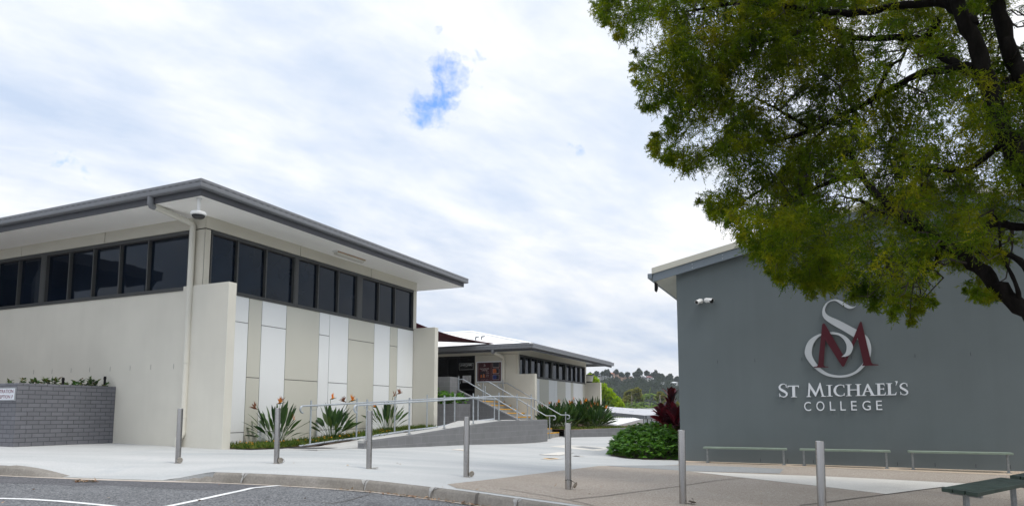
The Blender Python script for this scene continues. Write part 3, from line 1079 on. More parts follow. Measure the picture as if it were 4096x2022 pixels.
def downpipe(parent, u_wall, v, z_bot, u_eave, v_eave, z_eave, r, shoe=True):
    mb = MB(G)
    uu = u_wall - r - .012
    mb.tube([(u_eave + .05, v_eave, z_eave - .045), (uu - .05, v, z_eave - .185), (uu, v, z_eave - .225), (uu, v, z_eave - .4), (uu, v, z_bot + .42)], r, 14)
    if shoe:
        mb.tube([(uu, v, z_bot + .42), (uu, v, z_bot + .36), (uu - .07, v - .03, z_bot + .24), (uu - .08, v - .035, z_bot + .16), (uu - .08, v - .035, z_bot)], [r * 1.02, r * 1.12, r * 1.12, r * 1.1, r * 1.05], 14)
    for z in (z_bot + 2.0, z_bot + .7):
        mb.tube([(uu, v, z), (uu, v, z + .05)], r * 1.1, 14)
    p = mb.build('downpipe', M['pipe_paint'], parent, smooth=True)
    mb = MB(G)
    mb.tube([(u_eave - .045, v_eave, z_eave + .2), (u_eave - .045, v_eave, z_eave - .02), (u_eave - .02, v_eave, z_eave - .05), (u_eave + .06, v_eave, z_eave - .058)], r, 14)
    mb.build('rainwater_head', M['gutter'], p, smooth=True)


downpipe(A, UF, -1.24, -.80, UF - 1.17, -1.28, ZSO + .0, .070)

# weep-hole joints cut in the render
for v in (-1.75, -2.55, -3.3, -4.05, -4.85, -5.6, -6.4, -7.2):
    mb = MB()
    fbox(mb, fm, v - .004, v + .004, 1.08, 1.20, -.01, .0025)
    mb.build('wall_slot', M['slot'], A)

# fittings under the eaves: separate things that hang from the soffit
def dome_camera(loc):
    t = thing('dome_camera', 'white dome security camera hanging under the cream building\'s roof corner', 'camera', loc)
    x, y, z = loc
    mb = MB()
    mb.lathe((x, y, z), [(.06, -.0), (.062, -.02), (.034, -.03), (.034, -.27), (.05, -.29)], 20)
    mb.build('stem', M['white_plastic'], t, smooth=True)
    mb = MB()
    mb.lathe((x, y, z), [(.05, -.288), (.15, -.315), (.165, -.335), (.165, -.375), (.15, -.39)], 28)
    mb.build('housing', M['white_plastic'], t, smooth=True)
    mb = MB()
    mb.lathe((x, y, z), [(.14, -.388), (.136, -.405), (.115, -.44), (.07, -.465), (.02, -.472)], 24)
    mb.build('lens_dome', M['lens'], t, smooth=True)


dome_camera(G(-.98, .05, ZSO - .004))
p0 = at_z(900 + 1110 / 2.544, 700 + 765 / 2.544, ZSO)
p1 = at_z(900 + 1410 / 2.544, 700 + 860 / 2.544, ZSO)
uL = [((p[0] - OX) * SA + (p[1] - OY) * CA, (p[0] - OX) * CA - (p[1] - OY) * SA) for p in (p0, p1)]
u0, u1, vv = uL[0][0], uL[1][0], (uL[0][1] + uL[1][1]) / 2
t = thing('eave_light', 'long fluorescent batten light with a rusty edge under the cream building\'s eave', 'light', G((u0 + u1) / 2, vv, ZSO - .002))
mb = MB(G)
mb.prism([(u0, vv - .10, ZSO - .001), (u1, vv - .10, ZSO - .001), (u1, vv + .10, ZSO - .001), (u0, vv + .10, ZSO - .001)],
         [(u0, vv - .07, ZSO - .05), (u1, vv - .07, ZSO - .05), (u1, vv + .105, ZSO - .05), (u0, vv + .105, ZSO - .05)])
mb.build('body', M['white_plastic'], t)
mb = MB(G)
mb.prism([(u0 + .03, vv - .065, ZSO - .051), (u1 - .03, vv - .065, ZSO - .051), (u1 - .03, vv + .09, ZSO - .051), (u0 + .03, vv + .09, ZSO - .051)],
         [(u0 + .05, vv - .045, ZSO - .115), (u1 - .05, vv - .045, ZSO - .115), (u1 - .05, vv + .07, ZSO - .115), (u0 + .05, vv + .07, ZSO - .115)])
mb.build('diffuser', M['diffuser'], t)
mb = MB(G)
mb.box(u0 + .01, u1 - .01, vv + .1055, vv + .109, ZSO - .052, ZSO - .022)
mb.build('rusty_strip', M['rust'], t)

# ------------------------------------------------------------------ brick planter at the left edge
PT = .686
PLV = -3.78
t = thing('brick_planter', 'grey painted brick planter box against the cream building at the left edge', 'planter', G(-1.1, -5, -.75))
mb = MB(G)
mb.box(-2.27, -2.04, -14, PLV, -.95, PT)
mb.box(-2.04, UF - .002, PLV - .23, PLV - .002, -.95, PT)
mb.build('brick_wall', M['brick'], t, bevel=.006)
mb = MB(G)
mb.box(-2.04, UF - .004, -13.9, PLV - .23, -.9, PT - .12)
mb.build('soil', M['soil'], t)
pf = front_map(-2.27)
t = thing('wall_sign', 'white sign with maroon lettering fixed to the grey brick planter', 'sign', G(-2.28, -4.7, .44))
mb = MB()
fbox(mb, pf, -5.75, -3.80, .292, .588, .002, .022)
mb.build('rim', M['sign_grey'], t)
mb = MB()
fbox(mb, pf, -5.72, -3.83, .315, .566, .02, .026)
mb.build('panel', M['sign_white'], t)
mb = MB()
put_text(mb, 'ADMINISTRATION', pf, -4.86, -3.87, .462, .545, .0275, bold=.012)
put_text(mb, '& RECEPTION', pf, -4.66, -3.975, .345, .420, .0275, bold=.012)
mb.add([pf(s, z, .0275) for s, z in ((-3.955, .350), (-3.925, .360), (-3.908, .395), (-3.922, .395), (-3.900, .428), (-3.878, .395), (-3.893, .395), (-3.897, .368), (-3.915, .352))], [tuple(range(9))])
mb.build('lettering', M['sign_text'], t)


def shrub(name, u, v, z, r, n, label, group, mat='leaf_shrub', ln=.10, wd=.024, h=.30):
    t = thing(name, label, 'shrub', G(u, v, z), group)
    base = np.array(G(u, v, z))
    ns = max(4, n // 9)
    tips = base + np.c_[rng.normal(size=(ns, 2)) * r * .45, h * (.35 + .65 * rng.random(ns))]
    mb = MB()
    for q in tips:
        m = (base + q) / 2 + np.array((0, 0, .03))
        mb.tube([tuple(base + (q - base) * .05), tuple(m), tuple(q)], [.008, .006, .004], 4)
    mb.build('stem', M['twig'], t)
    P = np.repeat(tips, 9, 0)
    P[:, 2] -= rng.random(len(P)) * .10
    D = unit(np.c_[rng.normal(size=(len(P), 2)), .35 + .5 * rng.random(len(P))])
    V, F = leaf_quads(P, D, ln * (.7 + .6 * rng.random(len(P))), wd, np.c_[rng.normal(size=(len(P), 2)) * .5, np.ones(len(P))])
    np_mesh('foliage', V, F, M[mat], t)


for (u, v, rr, n, h, lab) in ((-1.75, -4.75, .3, 70, .30, 'low shrub behind the white sign at the planter\'s left edge'),
                              (-1.78, -3.99, .24, 60, .22, 'smallest low shrub above the right end of the white sign'),
                              (-1.35, -4.05, .34, 130, .36, 'taller leafy shrub left of the dark stake in the brick planter'),
                              (-.95, -4.10, .3, 110, .26, 'mid-height shrub between the two dark stakes in the brick planter'),
                              (-.55, -4.15, .36, 150, .38, 'tallest reddish-tipped shrub in the brick planter'),
                              (-.2, -4.12, .26, 90, .24, 'low shrub beside the far dark stake and the cream wall')):
    shrub('planter_shrub', u, v, PT - .12, rr, n, lab, 'shrubs in the brick planter', h=h * .55 + .10)
for u, lab in ((-1.12, 'short dark stake among the planter shrubs'), (-.08, 'taller dark stake at the planter\'s wall end')):
    mb = MB(G)
    h = .30 if u < -1 else .38
    mb.box(u - .02, u + .02, -4.06, -4.02, PT - .2, PT - .12 + h)
    mb.box(u - .024, u + .024, -4.065, -4.015, PT - .16 + h - .04, PT - .12 + h - .03)
    tag(mb.build('garden_stake', M['black'], loc=G(u, -4.04, PT - .1)), lab, 'stake', 'stakes in the brick planter')

# ================================================================== far school building (B) with its door and notice board
UB, VB = 17.1, -.3
BZS, BZW, BZSO = 1.735, 2.745, 3.06
BF = .563
B = thing('school_building', 'lower cream school building behind the ramp with a white roof and a dark glass door', 'building', G(UB, VB, -.6))
bs, bf = side_map(VB), front_map(UB)
UBE = 27.0
mb = MB(G)
mb.box(UB, UB + .3, -2.52, VB - .12, -1.2, 2.74)                 # front wall behind the notice board
mb.box(UB + .06, UB + .3, -16, -5.8, -1.2, 2.74)
mb.box(UB + .06, UB + .3, -5.8, -2.52, -1.2, BF - .02)
mb.box(UB + .3, UBE, VB - .3, VB - .12, -1.4, BZS - .1)
mb.box(UBE - .2, UBE - .002, -16, VB - .3, -1.4, BZSO)
mb.build('wall', M['cream'], B)
mb = MB(G)
jl = [-16, -8.2, -5.0, -2.05, VB - .006]
for a, b in zip(jl, jl[1:]):
    mb.box(UB + .004, UB + .2, a + .006, b - .006, 2.752, BZSO - .002)
jr = [UB + .012, 18.369, 20.857, 23.279, 25.725, UBE]
for a, b in zip(jr, jr[1:]):
    mb.box(a + .006, b - .004, VB - .14, VB, BZW + .006, BZSO - .002)
mb.box(UB + .004, UB + .19, -.62, VB - .004, 1.7, BZW - .004)
mb.box(26.74, UBE - .003, VB - .16, VB - .004, 1.6, BZW - .006)
mb.build('head_panels', M['cream_trim'], B)
mb = MB(G)
mb.box(UB + .03, UB + .25, -16, VB - .03, 2.742, BZSO - .003)
mb.box(UB + .03, UBE - .02, VB - .2, VB - .03, BZW - .1, BZSO - .004)
mb.box(UB + .3, UBE - .01, VB - .1, VB - .018, -1.3, BZS - .1)
mb.build('joint_backing', M['joint'], B)
PB = [17.4, 18.6, 19.717, 20.96, 21.783, 22.178, 23.429, 24.262, 24.695, 25.513, 26.323, 26.78]
for i, c in enumerate('bwbwwbwbwwb'):
    mb = MB(G)
    mb.box(PB[i] + .006, PB[i + 1] - .006, VB - .014, VB, -1.3, BZS - .006)
    mb.build('cladding_panel', M['white_panel' if c == 'w' else 'beige_panel'], B)
for u0, v1 in ((UB - .003, .55), (26.76, .62)):
    mb = MB(G)
    mb.box(u0, u0 + .24, VB - .02 if u0 > 20 else -.62, v1, -1.4, 1.82)
    mb.build('wing_wall', M['cream'], B, bevel=.008)
window(bs, 17.295, 20.24, BZS, BZW, (17.96, 18.67, 19.46), B, topw=.07)
window(bs, 20.43, 21.36, BZS, BZW, (), B, topw=.07)
window(bs, 21.53, 23.38, BZS, BZW, (22.43,), B, topw=.07)
window(bs, 23.6, 26.73, BZS, BZW, (24.32, 25.04, 25.83), B, topw=.07)
for a, b in ((20.24, 20.43), (21.36, 21.53), (23.38, 23.6)):
    mb = MB()
    fbox(mb, bs, a, b, BZS - .004, BZW, -.12, .016)
    mb.build('window_post', M['frame'], B)
# shopfront: dark glazing, door leaf, side window
mb = MB()
for s0, s1, z0, z1 in ((-5.8, -2.52, 2.66, 2.74), (-2.6, -2.52, BF, 2.66), (-3.52, -3.44, BF, 2.66), (-4.05, -3.97, BF, 2.66), (-5.8, -5.72, BF, 2.66), (-5.72, -4.05, 1.55, 1.63), (-4.75, -4.69, 1.63, 2.66), (-3.44, -2.6, 1.10, 1.2), (-3.44, -2.6, BF, BF + .1)):
    fbox(mb, bf, s0, s1, z0, z1, -.12, -.02)
sf = mb.build('shopfront', M['black'], B)
mb = MB()
fbox(mb, bf, -5.75, -2.56, BF, 2.68, -.11, -.085)
mb.build('glazing', M['glass_dark'], sf)
mb = MB()
mb.tube([bf(-3.40, 1.55, -.0), bf(-3.40, 1.85, -.0)], .016, 8)
mb.tube([bf(-3.40, 1.6, -.03), bf(-3.40, 1.6, .0)], .01, 6)
mb.build('door_handle', M['steel'], sf)
# roof
rB, eB = hip_roof(B, UB, UBE + .1, -16, VB, BZSO - .0, .05, 2.86, 3.055, 1.17, 1.30, .245, M['roof_white'], slots=True)
mb = MB(G)
for q in ((UB - 1.172, UB - 1.14, -17, VB + 1.172), (UB - 1.14, UBE + 1.3, VB + 1.14, VB + 1.172)):
    mb.box(*q, 2.765, 2.885)
mb.build('lower_fascia', M['fascia'], B)
# ridge and hip capping, and the two little vents on the white roof
mb = MB(G)
zt = eB[4]
mb.tube([(eB[0], eB[3], zt + .03), (rB[1][0], rB[1][1], rB[1][2] + .03)], .07, 6)
mb.tube([(rB[1][0], rB[1][1], rB[1][2] + .03), (rB[0][0], rB[0][1], rB[0][2] + .03)], .07, 6)
mb.build('ridge_cap', M['roof_white'], B)
for du, dv in ((2.55, -2.9), (2.6, -2.6)):
    u, v = UB - 1.2 + du, VB + dv
    z = zt + (u - eB[0]) * .245
    mb = MB(G)
    mb.tube([(u, v, z - .02), (u, v, z + .14)], .035, 8)
    mb.tube([(u, v, z + .14), (u + .02, v + .18, z + .16)], [.04, .03], 8)
    mb.build('roof_vent', M['gutter'], B, smooth=True)
downpipe(B, UB, -1.0, BF, UB - 1.17, -1.0, 2.80, .075, shoe=False)
# notice board, UNIFORMS sign and paper notice
t = thing('notice_board', 'framed maroon poster board beside the dark glass door', 'notice board', bf(-1.755, 1.95, .02))
mb = MB()
for s0, s1, z0, z1 in ((-2.43, -1.09, 2.40, 2.45), (-2.43, -1.09, 1.465, 1.515), (-2.43, -2.385, 1.515, 2.40), (-1.135, -1.09, 1.515, 2.40)):
    fbox(mb, bf, s0, s1, z0, z1, .002, .05)
mb.build('frame', M['letter_white'], t)
mb = MB()
fbox(mb, bf, -2.385, -1.135, 1.515, 2.40, .003, .03)
mb.build('poster', M['board_maroon'], t)
mb = MB()
put_text(mb, 'Instrumental', bf, -2.24, -1.77, 2.085, 2.145, .0315, bold=.006)
put_text(mb, 'Lessons', bf, -2.14, -1.85, 2.01, 2.07, .0315, bold=.006)
for i, w in enumerate(('Piano', 'Vocals', 'Guitar', 'Drums')):
    put_text(mb, w, bf, -1.91, -1.76, 1.955 - i * .078, 1.99 - i * .078, .0315)
put_text(mb, 'Please see our instrumental purchases', bf, -2.27, -1.72, 1.615, 1.635, .0315)
put_text(mb, 'from Student Reception', bf, -2.18, -1.82, 1.585, 1.605, .0315)
fbox(mb, bf, -1.658, -1.652, 1.52, 2.39, .03, .0315)
fbox(mb, bf, -2.322, -2.316, 1.52, 2.39, .03, .0315)
# small crest: a swash s over an m
mb.tube([bf(-1.975, 2.335, .03), bf(-2.02, 2.33, .03), bf(-2.03, 2.30, .03), bf(-1.98, 2.28, .03), bf(-1.965, 2.25, .03), bf(-2.0, 2.225, .03), bf(-2.04, 2.24, .03)], .006, 4)
mb.tube([bf(-2.035, 2.225, .031), bf(-2.02, 2.285, .031), bf(-1.995, 2.235, .031), bf(-1.975, 2.285, .031), bf(-1.955, 2.225, .031)], .005, 4)
mb.build('lettering', M['poster_text'], t)
for (z0, mm) in ((2.16, 'poster_dark'), (1.87, 'poster_orange'), (1.585, 'poster_blue')):
    mb = MB()
    fbox(mb, bf, -1.57, -1.235, z0, z0 + .235, .03, .0315)
    ph = mb.build('photo_border', M['poster_text'], t)
    mb = MB()
    fbox(mb, bf, -1.56, -1.245, z0 + .012, z0 + .225, .0316, .033)
    mb.build('photo', M['poster_dark'], ph)
    if mm != 'poster_dark':
        mb = MB()
        mb.add([bf(s, z0 + z, .0338) for s, z in ((-1.558, .02), (-1.40, .03), (-1.37, .12), (-1.42, .22), (-1.558, .215))], [(0, 1, 2, 3, 4)])
        mb.build('photo_colour', M[mm], ph)
mb = MB()
fbox(mb, bf, -2.245, -1.945, 1.675, 1.975, .03, .032)
ph = mb.build('photo', M['poster_dark'], t)
mb = MB()
for s, z, w, h in ((-2.17, 1.70, .07, .14), (-2.0, 1.69, .05, .16)):
    mb.lathe(bf(s, z, .033), [(w * .6, 0), (w * .75, h * .25), (w * .45, h * .5), (w * .6, h * .7), (w * .2, h)], 10)
mb.build('guitars', M['poster_orange'], ph)
mb = MB()
fbox(mb, bf, -2.085, -2.03, 1.69, 1.83, .032, .034)
fbox(mb, bf, -2.075, -2.04, 1.835, 1.875, .032, .034)
mb.build('player', M['poster_skin'], ph)
t = thing('door_sign', 'black UNIFORMS sign with a thin white outline on the glass door', 'sign', bf(-3.0, 2.25, 0))
mb = MB()
fbox(mb, bf, -3.39, -2.6, 2.085, 2.41, -.06, .0)
mb.build('panel', M['black'], t)
mb = MB()
for s0, s1, z0, z1 in ((-3.38, -2.61, 2.392, 2.402), (-3.38, -2.61, 2.093, 2.103), (-3.38, -3.37, 2.103, 2.392), (-2.62, -2.61, 2.103, 2.392)):
    fbox(mb, bf, s0, s1, z0, z1, -.01, .003)
put_text(mb, 'UNIFORMS', bf, -3.325, -2.665, 2.265, 2.365, .004, bold=.004)
fbox(mb, bf, -3.07, -2.92, 2.235, 2.247, 0, .003)
mb.build('lettering', M['paper'], t)
t = thing('paper_notice', 'white paper with printed opening hours taped to the glass door', 'notice', bf(-2.97, 1.65, 0))
mb = MB()
fbox(mb, bf, -3.18, -2.755, 1.485, 1.81, -.06, .0)
mb.build('sheet', M['paper'], t)
mb = MB()
put_text(mb, 'UNIFORM SHOP', bf, -3.09, -2.84, 1.76, 1.785, .003, bold=.01)
put_text(mb, 'OPENING HOURS', bf, -3.09, -2.84, 1.715, 1.737, .003, bold=.01)
for i, z in enumerate((1.68, 1.645, 1.61, 1.575, 1.54)):
    fbox(mb, bf, -3.15, -2.95 - .02 * (i % 2), z, z + .008, 0, .002)
    fbox(mb, bf, -2.90, -2.80, z, z + .008, 0, .002)
mb.build('print', M['ink'], t)

# ================================================================== ramp, stairs, parapet and handrails
def ramp_top(u):
    return np.interp(u, [1.2, 2.5, 4.64, 6.56, 8.43, 10.3, 14.75], [-.79, -.655, -.56, -.44, -.325, -.228, -.228])


V0 = 2.079
t = thing('access_ramp', 'concrete access ramp with a grey block side wall in front of the stairs', 'ramp', G(8, 1.2, -.95))
mb = MB(G)
us = [2.485, 3.6, 4.64, 5.6, 6.56, 7.5, 8.43, 9.4, 10.0, 10.45, 12.5, 14.75]
tp = [float(ramp_top(u)) for u in us]
prof_b = [(u, -1.35) for u in us]
for i in range(len(us) - 1):
    a, b = us[i], us[i + 1]
    mb.add([(a, V0, -1.35), (b, V0, -1.35), (b, V0, tp[i + 1] - .06), (a, V0, tp[i] - .06), (a, V0 - .19, -1.35), (b, V0 - .19, -1.35), (b, V0 - .19, tp[i + 1] - .06), (a, V0 - .19, tp[i] - .06)],
           [(0, 1, 2, 3), (5, 4, 7, 6)] + ([(4, 0, 3, 7)] if i == 0 else []) + ([(1, 5, 6, 2)] if i == len(us) - 2 else []))
mb.build('block_wall', M['block'], t)
mb = MB(G)
for i in range(len(us) - 1):
    a, b = us[i], us[i + 1]
    lo, hi = [(x - .06, x) for x in (tp[i], tp[i + 1])]
    mb.add([(a, V0 + .004, lo[0]), (b, V0 + .004, hi[0]), (b, V0 + .004, hi[1]), (a, V0 + .004, lo[1]), (a, V0 - .2, lo[0]), (b, V0 - .2, hi[0]), (b, V0 - .2, hi[1]), (a, V0 - .2, lo[1])],
           [(3, 2, 6, 7), (7, 6, 5, 4)] + ([(0, 3, 7, 4)] if i == 0 else []) + ([(1, 5, 6, 2)] if i == len(us) - 2 else []))
    mb.add([(a, V0 + .004, lo[0]), (b, V0 + .004, hi[0]), (b, V0 + .004, hi[1]), (a, V0 + .004, lo[1])], [(0, 1, 2, 3)], 1)
mb.build('wall_capping', [M['ramp_floor'], M['cap_grey']], t)
mb = MB(G)
ur = [1.0, 1.7] + us
tr = [float(pave_z(*G(1.0, 1.2)[:2])) + .003, float(pave_z(*G(1.7, 1.2)[:2])) + .004] + [float(np.interp(u, [2.49, 3.5, 4.9, 6.9, 8.9, 10.4, 14.8], [-.825, -.765, -.69, -.575, -.475, -.245, -.24])) for u in us]
for i in range(len(ur) - 1):
    v0, v1 = .30, (V0 - .198 if ur[i] >= 2.48 else V0 - .19)
    mb.add([(ur[i], v0, tr[i]), (ur[i + 1], v0, tr[i + 1]), (ur[i + 1], v1, tr[i + 1]), (ur[i], v1, tr[i])], [(0, 1, 2, 3)])
    mb.add([(ur[i], v0, tr[i]), (ur[i + 1], v0, tr[i + 1]), (ur[i + 1], v0, -1.3), (ur[i], v0, -1.3)], [(0, 1, 2, 3)])
    mb.add([(ur[i], v1, tr[i]), (ur[i + 1], v1, tr[i + 1]), (ur[i + 1], v1, -1.3), (ur[i], v1, -1.3)], [(0, 1, 2, 3)])
mb.build('ramp_floor', M['ramp_floor'], t)

# stairs
RISE, GO = .17, .333
t = thing('concrete_stairs', 'concrete stairs with yellow step edges rising to the dark glass door', 'stairs', G(16, .5, -.9))
US0, US1 = 14.77, UB - .01
mb = MB(G)
lev = []
for k in range(-3, 5):
    z = -.117 - RISE * k
    vk = .375 + GO * k
    mb.box(US0 + (.0 if k < 2 else .25), US1, vk - GO, vk, -1.35, z)
    lev.append((vk, z, US0 + (.0 if k < 2 else .25)))
mb.box(US0, US1, -9, .375 - 4 * GO, -1.35, BF)
lev.append((.375 - 4 * GO, BF, US0))
mb.build('flight', M['conc_grey'], t)
for vk, z, ua in lev:
    mb = MB(G)
    mb.box(ua + .02, US1 - .02, vk - .055, vk + .008, z - .035, z + .006)
    mb.build('step_edge', M['yellow'], t)

t = thing('stair_parapet', 'sloping grey block parapet and pier beside the stairs', 'wall', G(14.5, -1, -.4))
UP0, UP1 = 14.58, 14.76
mb = MB(G)
q = [(-2.08, -1.3), (.88, -1.3), (.88, -.25), (-2.08, 1.055)]
mb.prism([(UP0, v, z - (.05 if z > -1 else 0)) for v, z in q], [(UP1, v, z - (.05 if z > -1 else 0)) for v, z in q])
mb.build('sloping_wall', M['block_dark'], t)
mb = MB(G)
q = [(-2.08, 1.005), (.90, -.30), (.90, -.245), (-2.08, 1.06)]
mb.prism([(UP0 - .012, v, z) for v, z in q], [(UP1 + .012, v, z) for v, z in q])
mb.build('parapet_capping', M['cap_grey'], t)
mb = MB(G)
mb.box(13.95, 14.575, -6, -2.07, -1.3, 1.585)
mb.box(14.58, 14.76, -2.3, -2.082, -1.3, 1.583)
mb.build('pier', M['block'], t)

t = thing('block_planter', 'rounded-corner grey block planter behind the ramp holding a leafy plant', 'planter', G(13.5, -1.7, -.5))
mb = MB(G)
pts = [(12.9, -4.0)] + [(12.9 + .22 - .22 * math.sin(a), -1.09 - .22 + .22 * math.cos(a) * 1.0) for a in (math.pi / 2, math.pi / 3, math.pi / 6, 0)][::1]
pts = [(12.9, -4.0), (12.9, -1.29), (12.93, -1.18), (13.0, -1.10), (13.1, -1.07), (13.94, -1.07), (13.94, -4.0)]
mb.prism([(u, v, -1.3) for u, v in pts], [(u, v, .415) for u, v in pts])
mb.build('block_wall', M['block_dark'], t)
mb = MB(G)
mb.prism([(u + (.04 if u > 13.5 else .12) * (1 if u < 13.5 else -1), v - .1, .38) for u, v in pts], [(u + (.04 if u > 13.5 else .12) * (1 if u < 13.5 else -1), v - .1, .42) for u, v in pts])
mb.build('soil', M['soil'], t)

PR = .024




def rail(name, label, group, posts, paths, loc, extras=(), flanges=True):
    t = thing(name, label, 'handrail', loc, group)
    for (u, v, z0, z1) in posts:
        mb = MB(G)
        mb.tube([(u, v, z0), (u, v, z1)], .024, 10)
        p = mb.build('post', M['galv'], t, smooth=True)
        if flanges:
            mb = MB(G)
            mb.box(u - .06, u + .10, v - .05, v + .05, z0, z0 + .012)
            for du in (.05, .085):
                mb.tube([(u + du, v - .02, z0 + .01), (u + du, v - .02, z0 + .045)], .009, 6)
            mb.build('base_plate', M['galv_dull'], p)
    for nm, path, r in paths:
        mb = MB(G)
        mb.tube(path, r, 10)
        mb.build(nm, M['galv'], t, smooth=True)
    for path in extras:
        mb = MB(G)
        mb.tube(path, .007, 6)
        mb.build('bracket', M['galv'], t)
    return t


def hook(u, v, z, du, dv, drop=.17):
    """down-turned rounded rail end, starting at the rail end and going outwards"""
    s = []
    for a in np.linspace(0, math.pi * 1.05, 8):
        s.append((u + du * .085 * math.sin(a), v + dv * .085 * math.sin(a), z - .085 + .085 * math.cos(a)))
    return s


HO = .87                                   # rail height above the kerb wall


def otop(u):
    return float(np.interp(u, [1.9, 2.2, 2.7, 5.965, 8.8, 10.36, 11.9, 13.3], [.205, .21, .235, .391, .556, .625, .63, .60]))


vo = 1.985
posts = [(u, vo, float(ramp_top(u)), z) for u, z in ((2.70, .364), (4.63, .449), (6.55, .56), (8.42, .672), (10.356, .749), (11.924, .747), (13.28, .77))]
top = hook(2.2, vo + .05, otop(2.2), -1, 0)[::-1] + [(u, vo + .05, otop(u)) for u in (2.5, 3.5, 4.6, 5.6, 6.6, 7.6, 8.6, 9.4, 10.0, 10.5, 11.2, 12, 12.8, 13.25)]
bot = [(u, vo + .02, float(ramp_top(u)) + .17) for u in (2.72, 4.63, 6.55, 8.42, 9.6)]
rail('ramp_handrail', 'outer galvanised handrail on the block wall of the ramp, with a hooked end', 'handrails of the ramp', posts,
     [('top_rail', top, PR), ], G(8, vo, -.2),
     [[(2.70, vo, -.02 + .16), (2.55, vo + .02, .14), (2.52, vo + .045, .20)], [(6.55, vo, .31), (6.42, vo + .02, .31), (6.40, vo + .045, .40)]])
vi = .35


def itop(u):
    return float(np.interp(u, [2.1, 2.5, 4.0, 8.86, 10.1, 11.3, 15.2], [.20, .215, .288, .526, .585, .585, .60]))


posts = [(u, vi, -.80 + .061 * (u - 2) if u < 10 else -.26, z) for u, z in ((2.517, .352), (4.433, .445), (6.323, .533), (8.207, .647), (10.086, .729), (11.9, .73), (13.33, .716))]
top = hook(2.15, vi + .05, itop(2.15), -1, 0)[::-1] + [(u, vi + .05, itop(u)) for u in (2.5, 3.5, 4.5, 5.5, 6.5, 7.5, 8.5, 9.3, 10.0, 10.6, 11.5, 12.5, 13.3)]
bot = [(u, vi + .0, z) for u, z in ((2.1, -.815), (2.342, -.80), (3.496, -.729), (4.924, -.661), (6.929, -.537), (8.884, -.45), (10.3, -.33), (13.3, -.20))]
rail('ramp_handrail', 'inner galvanised handrail of the ramp along the garden strip, with a low kerb pipe', 'handrails of the ramp', posts,
     [('top_rail', top, PR), ('kerb_rail', bot, .033)], G(8, vi, -.5),
     [[(2.517, vi, .10), (2.70, vi + .02, .11), (2.72, vi + .045, .20)]], flanges=False)
# three stair handrails, descending to the right
u = 14.67
sl = (.0, 0)
rail('stair_handrail', 'handrail on the near side of the stairs along the sloping parapet', 'handrails of the stairs',
     [(u, -2.04, 1.05, 1.64), (u, -.75, .45, 1.2), (u, 1.21, -.24, .07)],
     [('top_rail', [(u, -2.07, 1.49), (u, -1.84, 1.505), (u, 1.05, -.062), (u, 1.30, -.064), (u, 1.37, -.075), (u, 1.42, -.12), (u, 1.42, -.24)], PR)], G(u, -.4, .5),
     [[(u, -2.04, 1.30), (u, -1.96, 1.32), (u, -1.93, 1.47)]])
u = 15.85
rail('stair_handrail', 'middle handrail of the stairs with both ends hooked down', 'handrails of the stairs',
     [(u, -1.45, BF, 1.38), (u, .72, -.46, .50), (u, 1.74, float(pave_z(*G(u, 1.74)[:2])), -.11)],
     [('top_rail', hook(u, -1.62, 1.43, 0, -1)[::-1] + [(u, -1.17, 1.43), (u, 1.57, -.072), (u, 1.9, -.074)] + hook(u, 1.93, -.076, 0, 1), PR)], G(u, .1, .6))
u = 16.88
rail('stair_handrail', 'dull handrail of the stairs nearest the cream wing wall', 'handrails of the stairs',
     [(u, -.95, BF, 1.56), (u, .62, -.29, .65), (u, 2.09, float(pave_z(*G(u, 2.09)[:2])), .09)],
     [('top_rail', hook(u, -1.1, 1.41, 0, -1)[::-1] + [(u, -.75, 1.41), (u, 1.88, -.045), (u, 2.16, -.043)] + hook(u, 2.19, -.043, 0, 1), PR)], G(u, .5, .6))

# garden wall and bed in front of the far building
gw = [(17.05, 1.95), (16.98, 2.25), (18.98, 3.5), (20.2, 4.35), (24.5, 7.0)]
t = thing('garden_wall', 'low grey block wall round the garden bed at the foot of the stairs', 'wall', G(18.5, 3.2, -1))
mb = MB(G)
zt = [-.70, -.70, -.655, -.62, -.55]
g2 = [(17.3, 1.95), (17.18, 2.2), (19.08, 3.36), (20.3, 4.2), (24.6, 6.85)]
for i in range(4):
    a, b, c, d = gw[i], gw[i + 1], g2[i + 1], g2[i]
    mb.prism([(*a, -1.4), (*b, -1.4), (*c, -1.4), (*d, -1.4)], [(*a, zt[i]), (*b, zt[i + 1]), (*c, zt[i + 1]), (*d, zt[i])])
mb.build('block_wall', M['block'], t)
tag(mb_o := sheet('garden_bed', [G(*p)[:2] for p in ((17.3, 1.95), (17.18, 2.2), (19.08, 3.36), (20.3, 4.2), (24.6, 6.85), (27, 6.9), (27, -.28), (17.35, -.28))],
                  lambda X, Y: -.72 + 0 * np.asarray(X) + .012 * (np.asarray(Y) - 28), 0, M['mulch'], 1.), kind='structure')

# ================================================================== grey hall on the right with the emblem
UG, VG = 7.319, 8.88
gf = front_map(UG)
HALL = thing('grey_hall', 'large grey rendered gable-end hall at the right carrying the emblem and lettering', 'building', G(UG, 13, -1.25))
PIT = (4.193 - 3.785) / (10.703 - 8.869)
VR = 14.9
zr = 3.785 + PIT * (VR - 8.869)
VRE = 21.0


def roof_line(v):
    return zr - PIT * abs(v - VR)


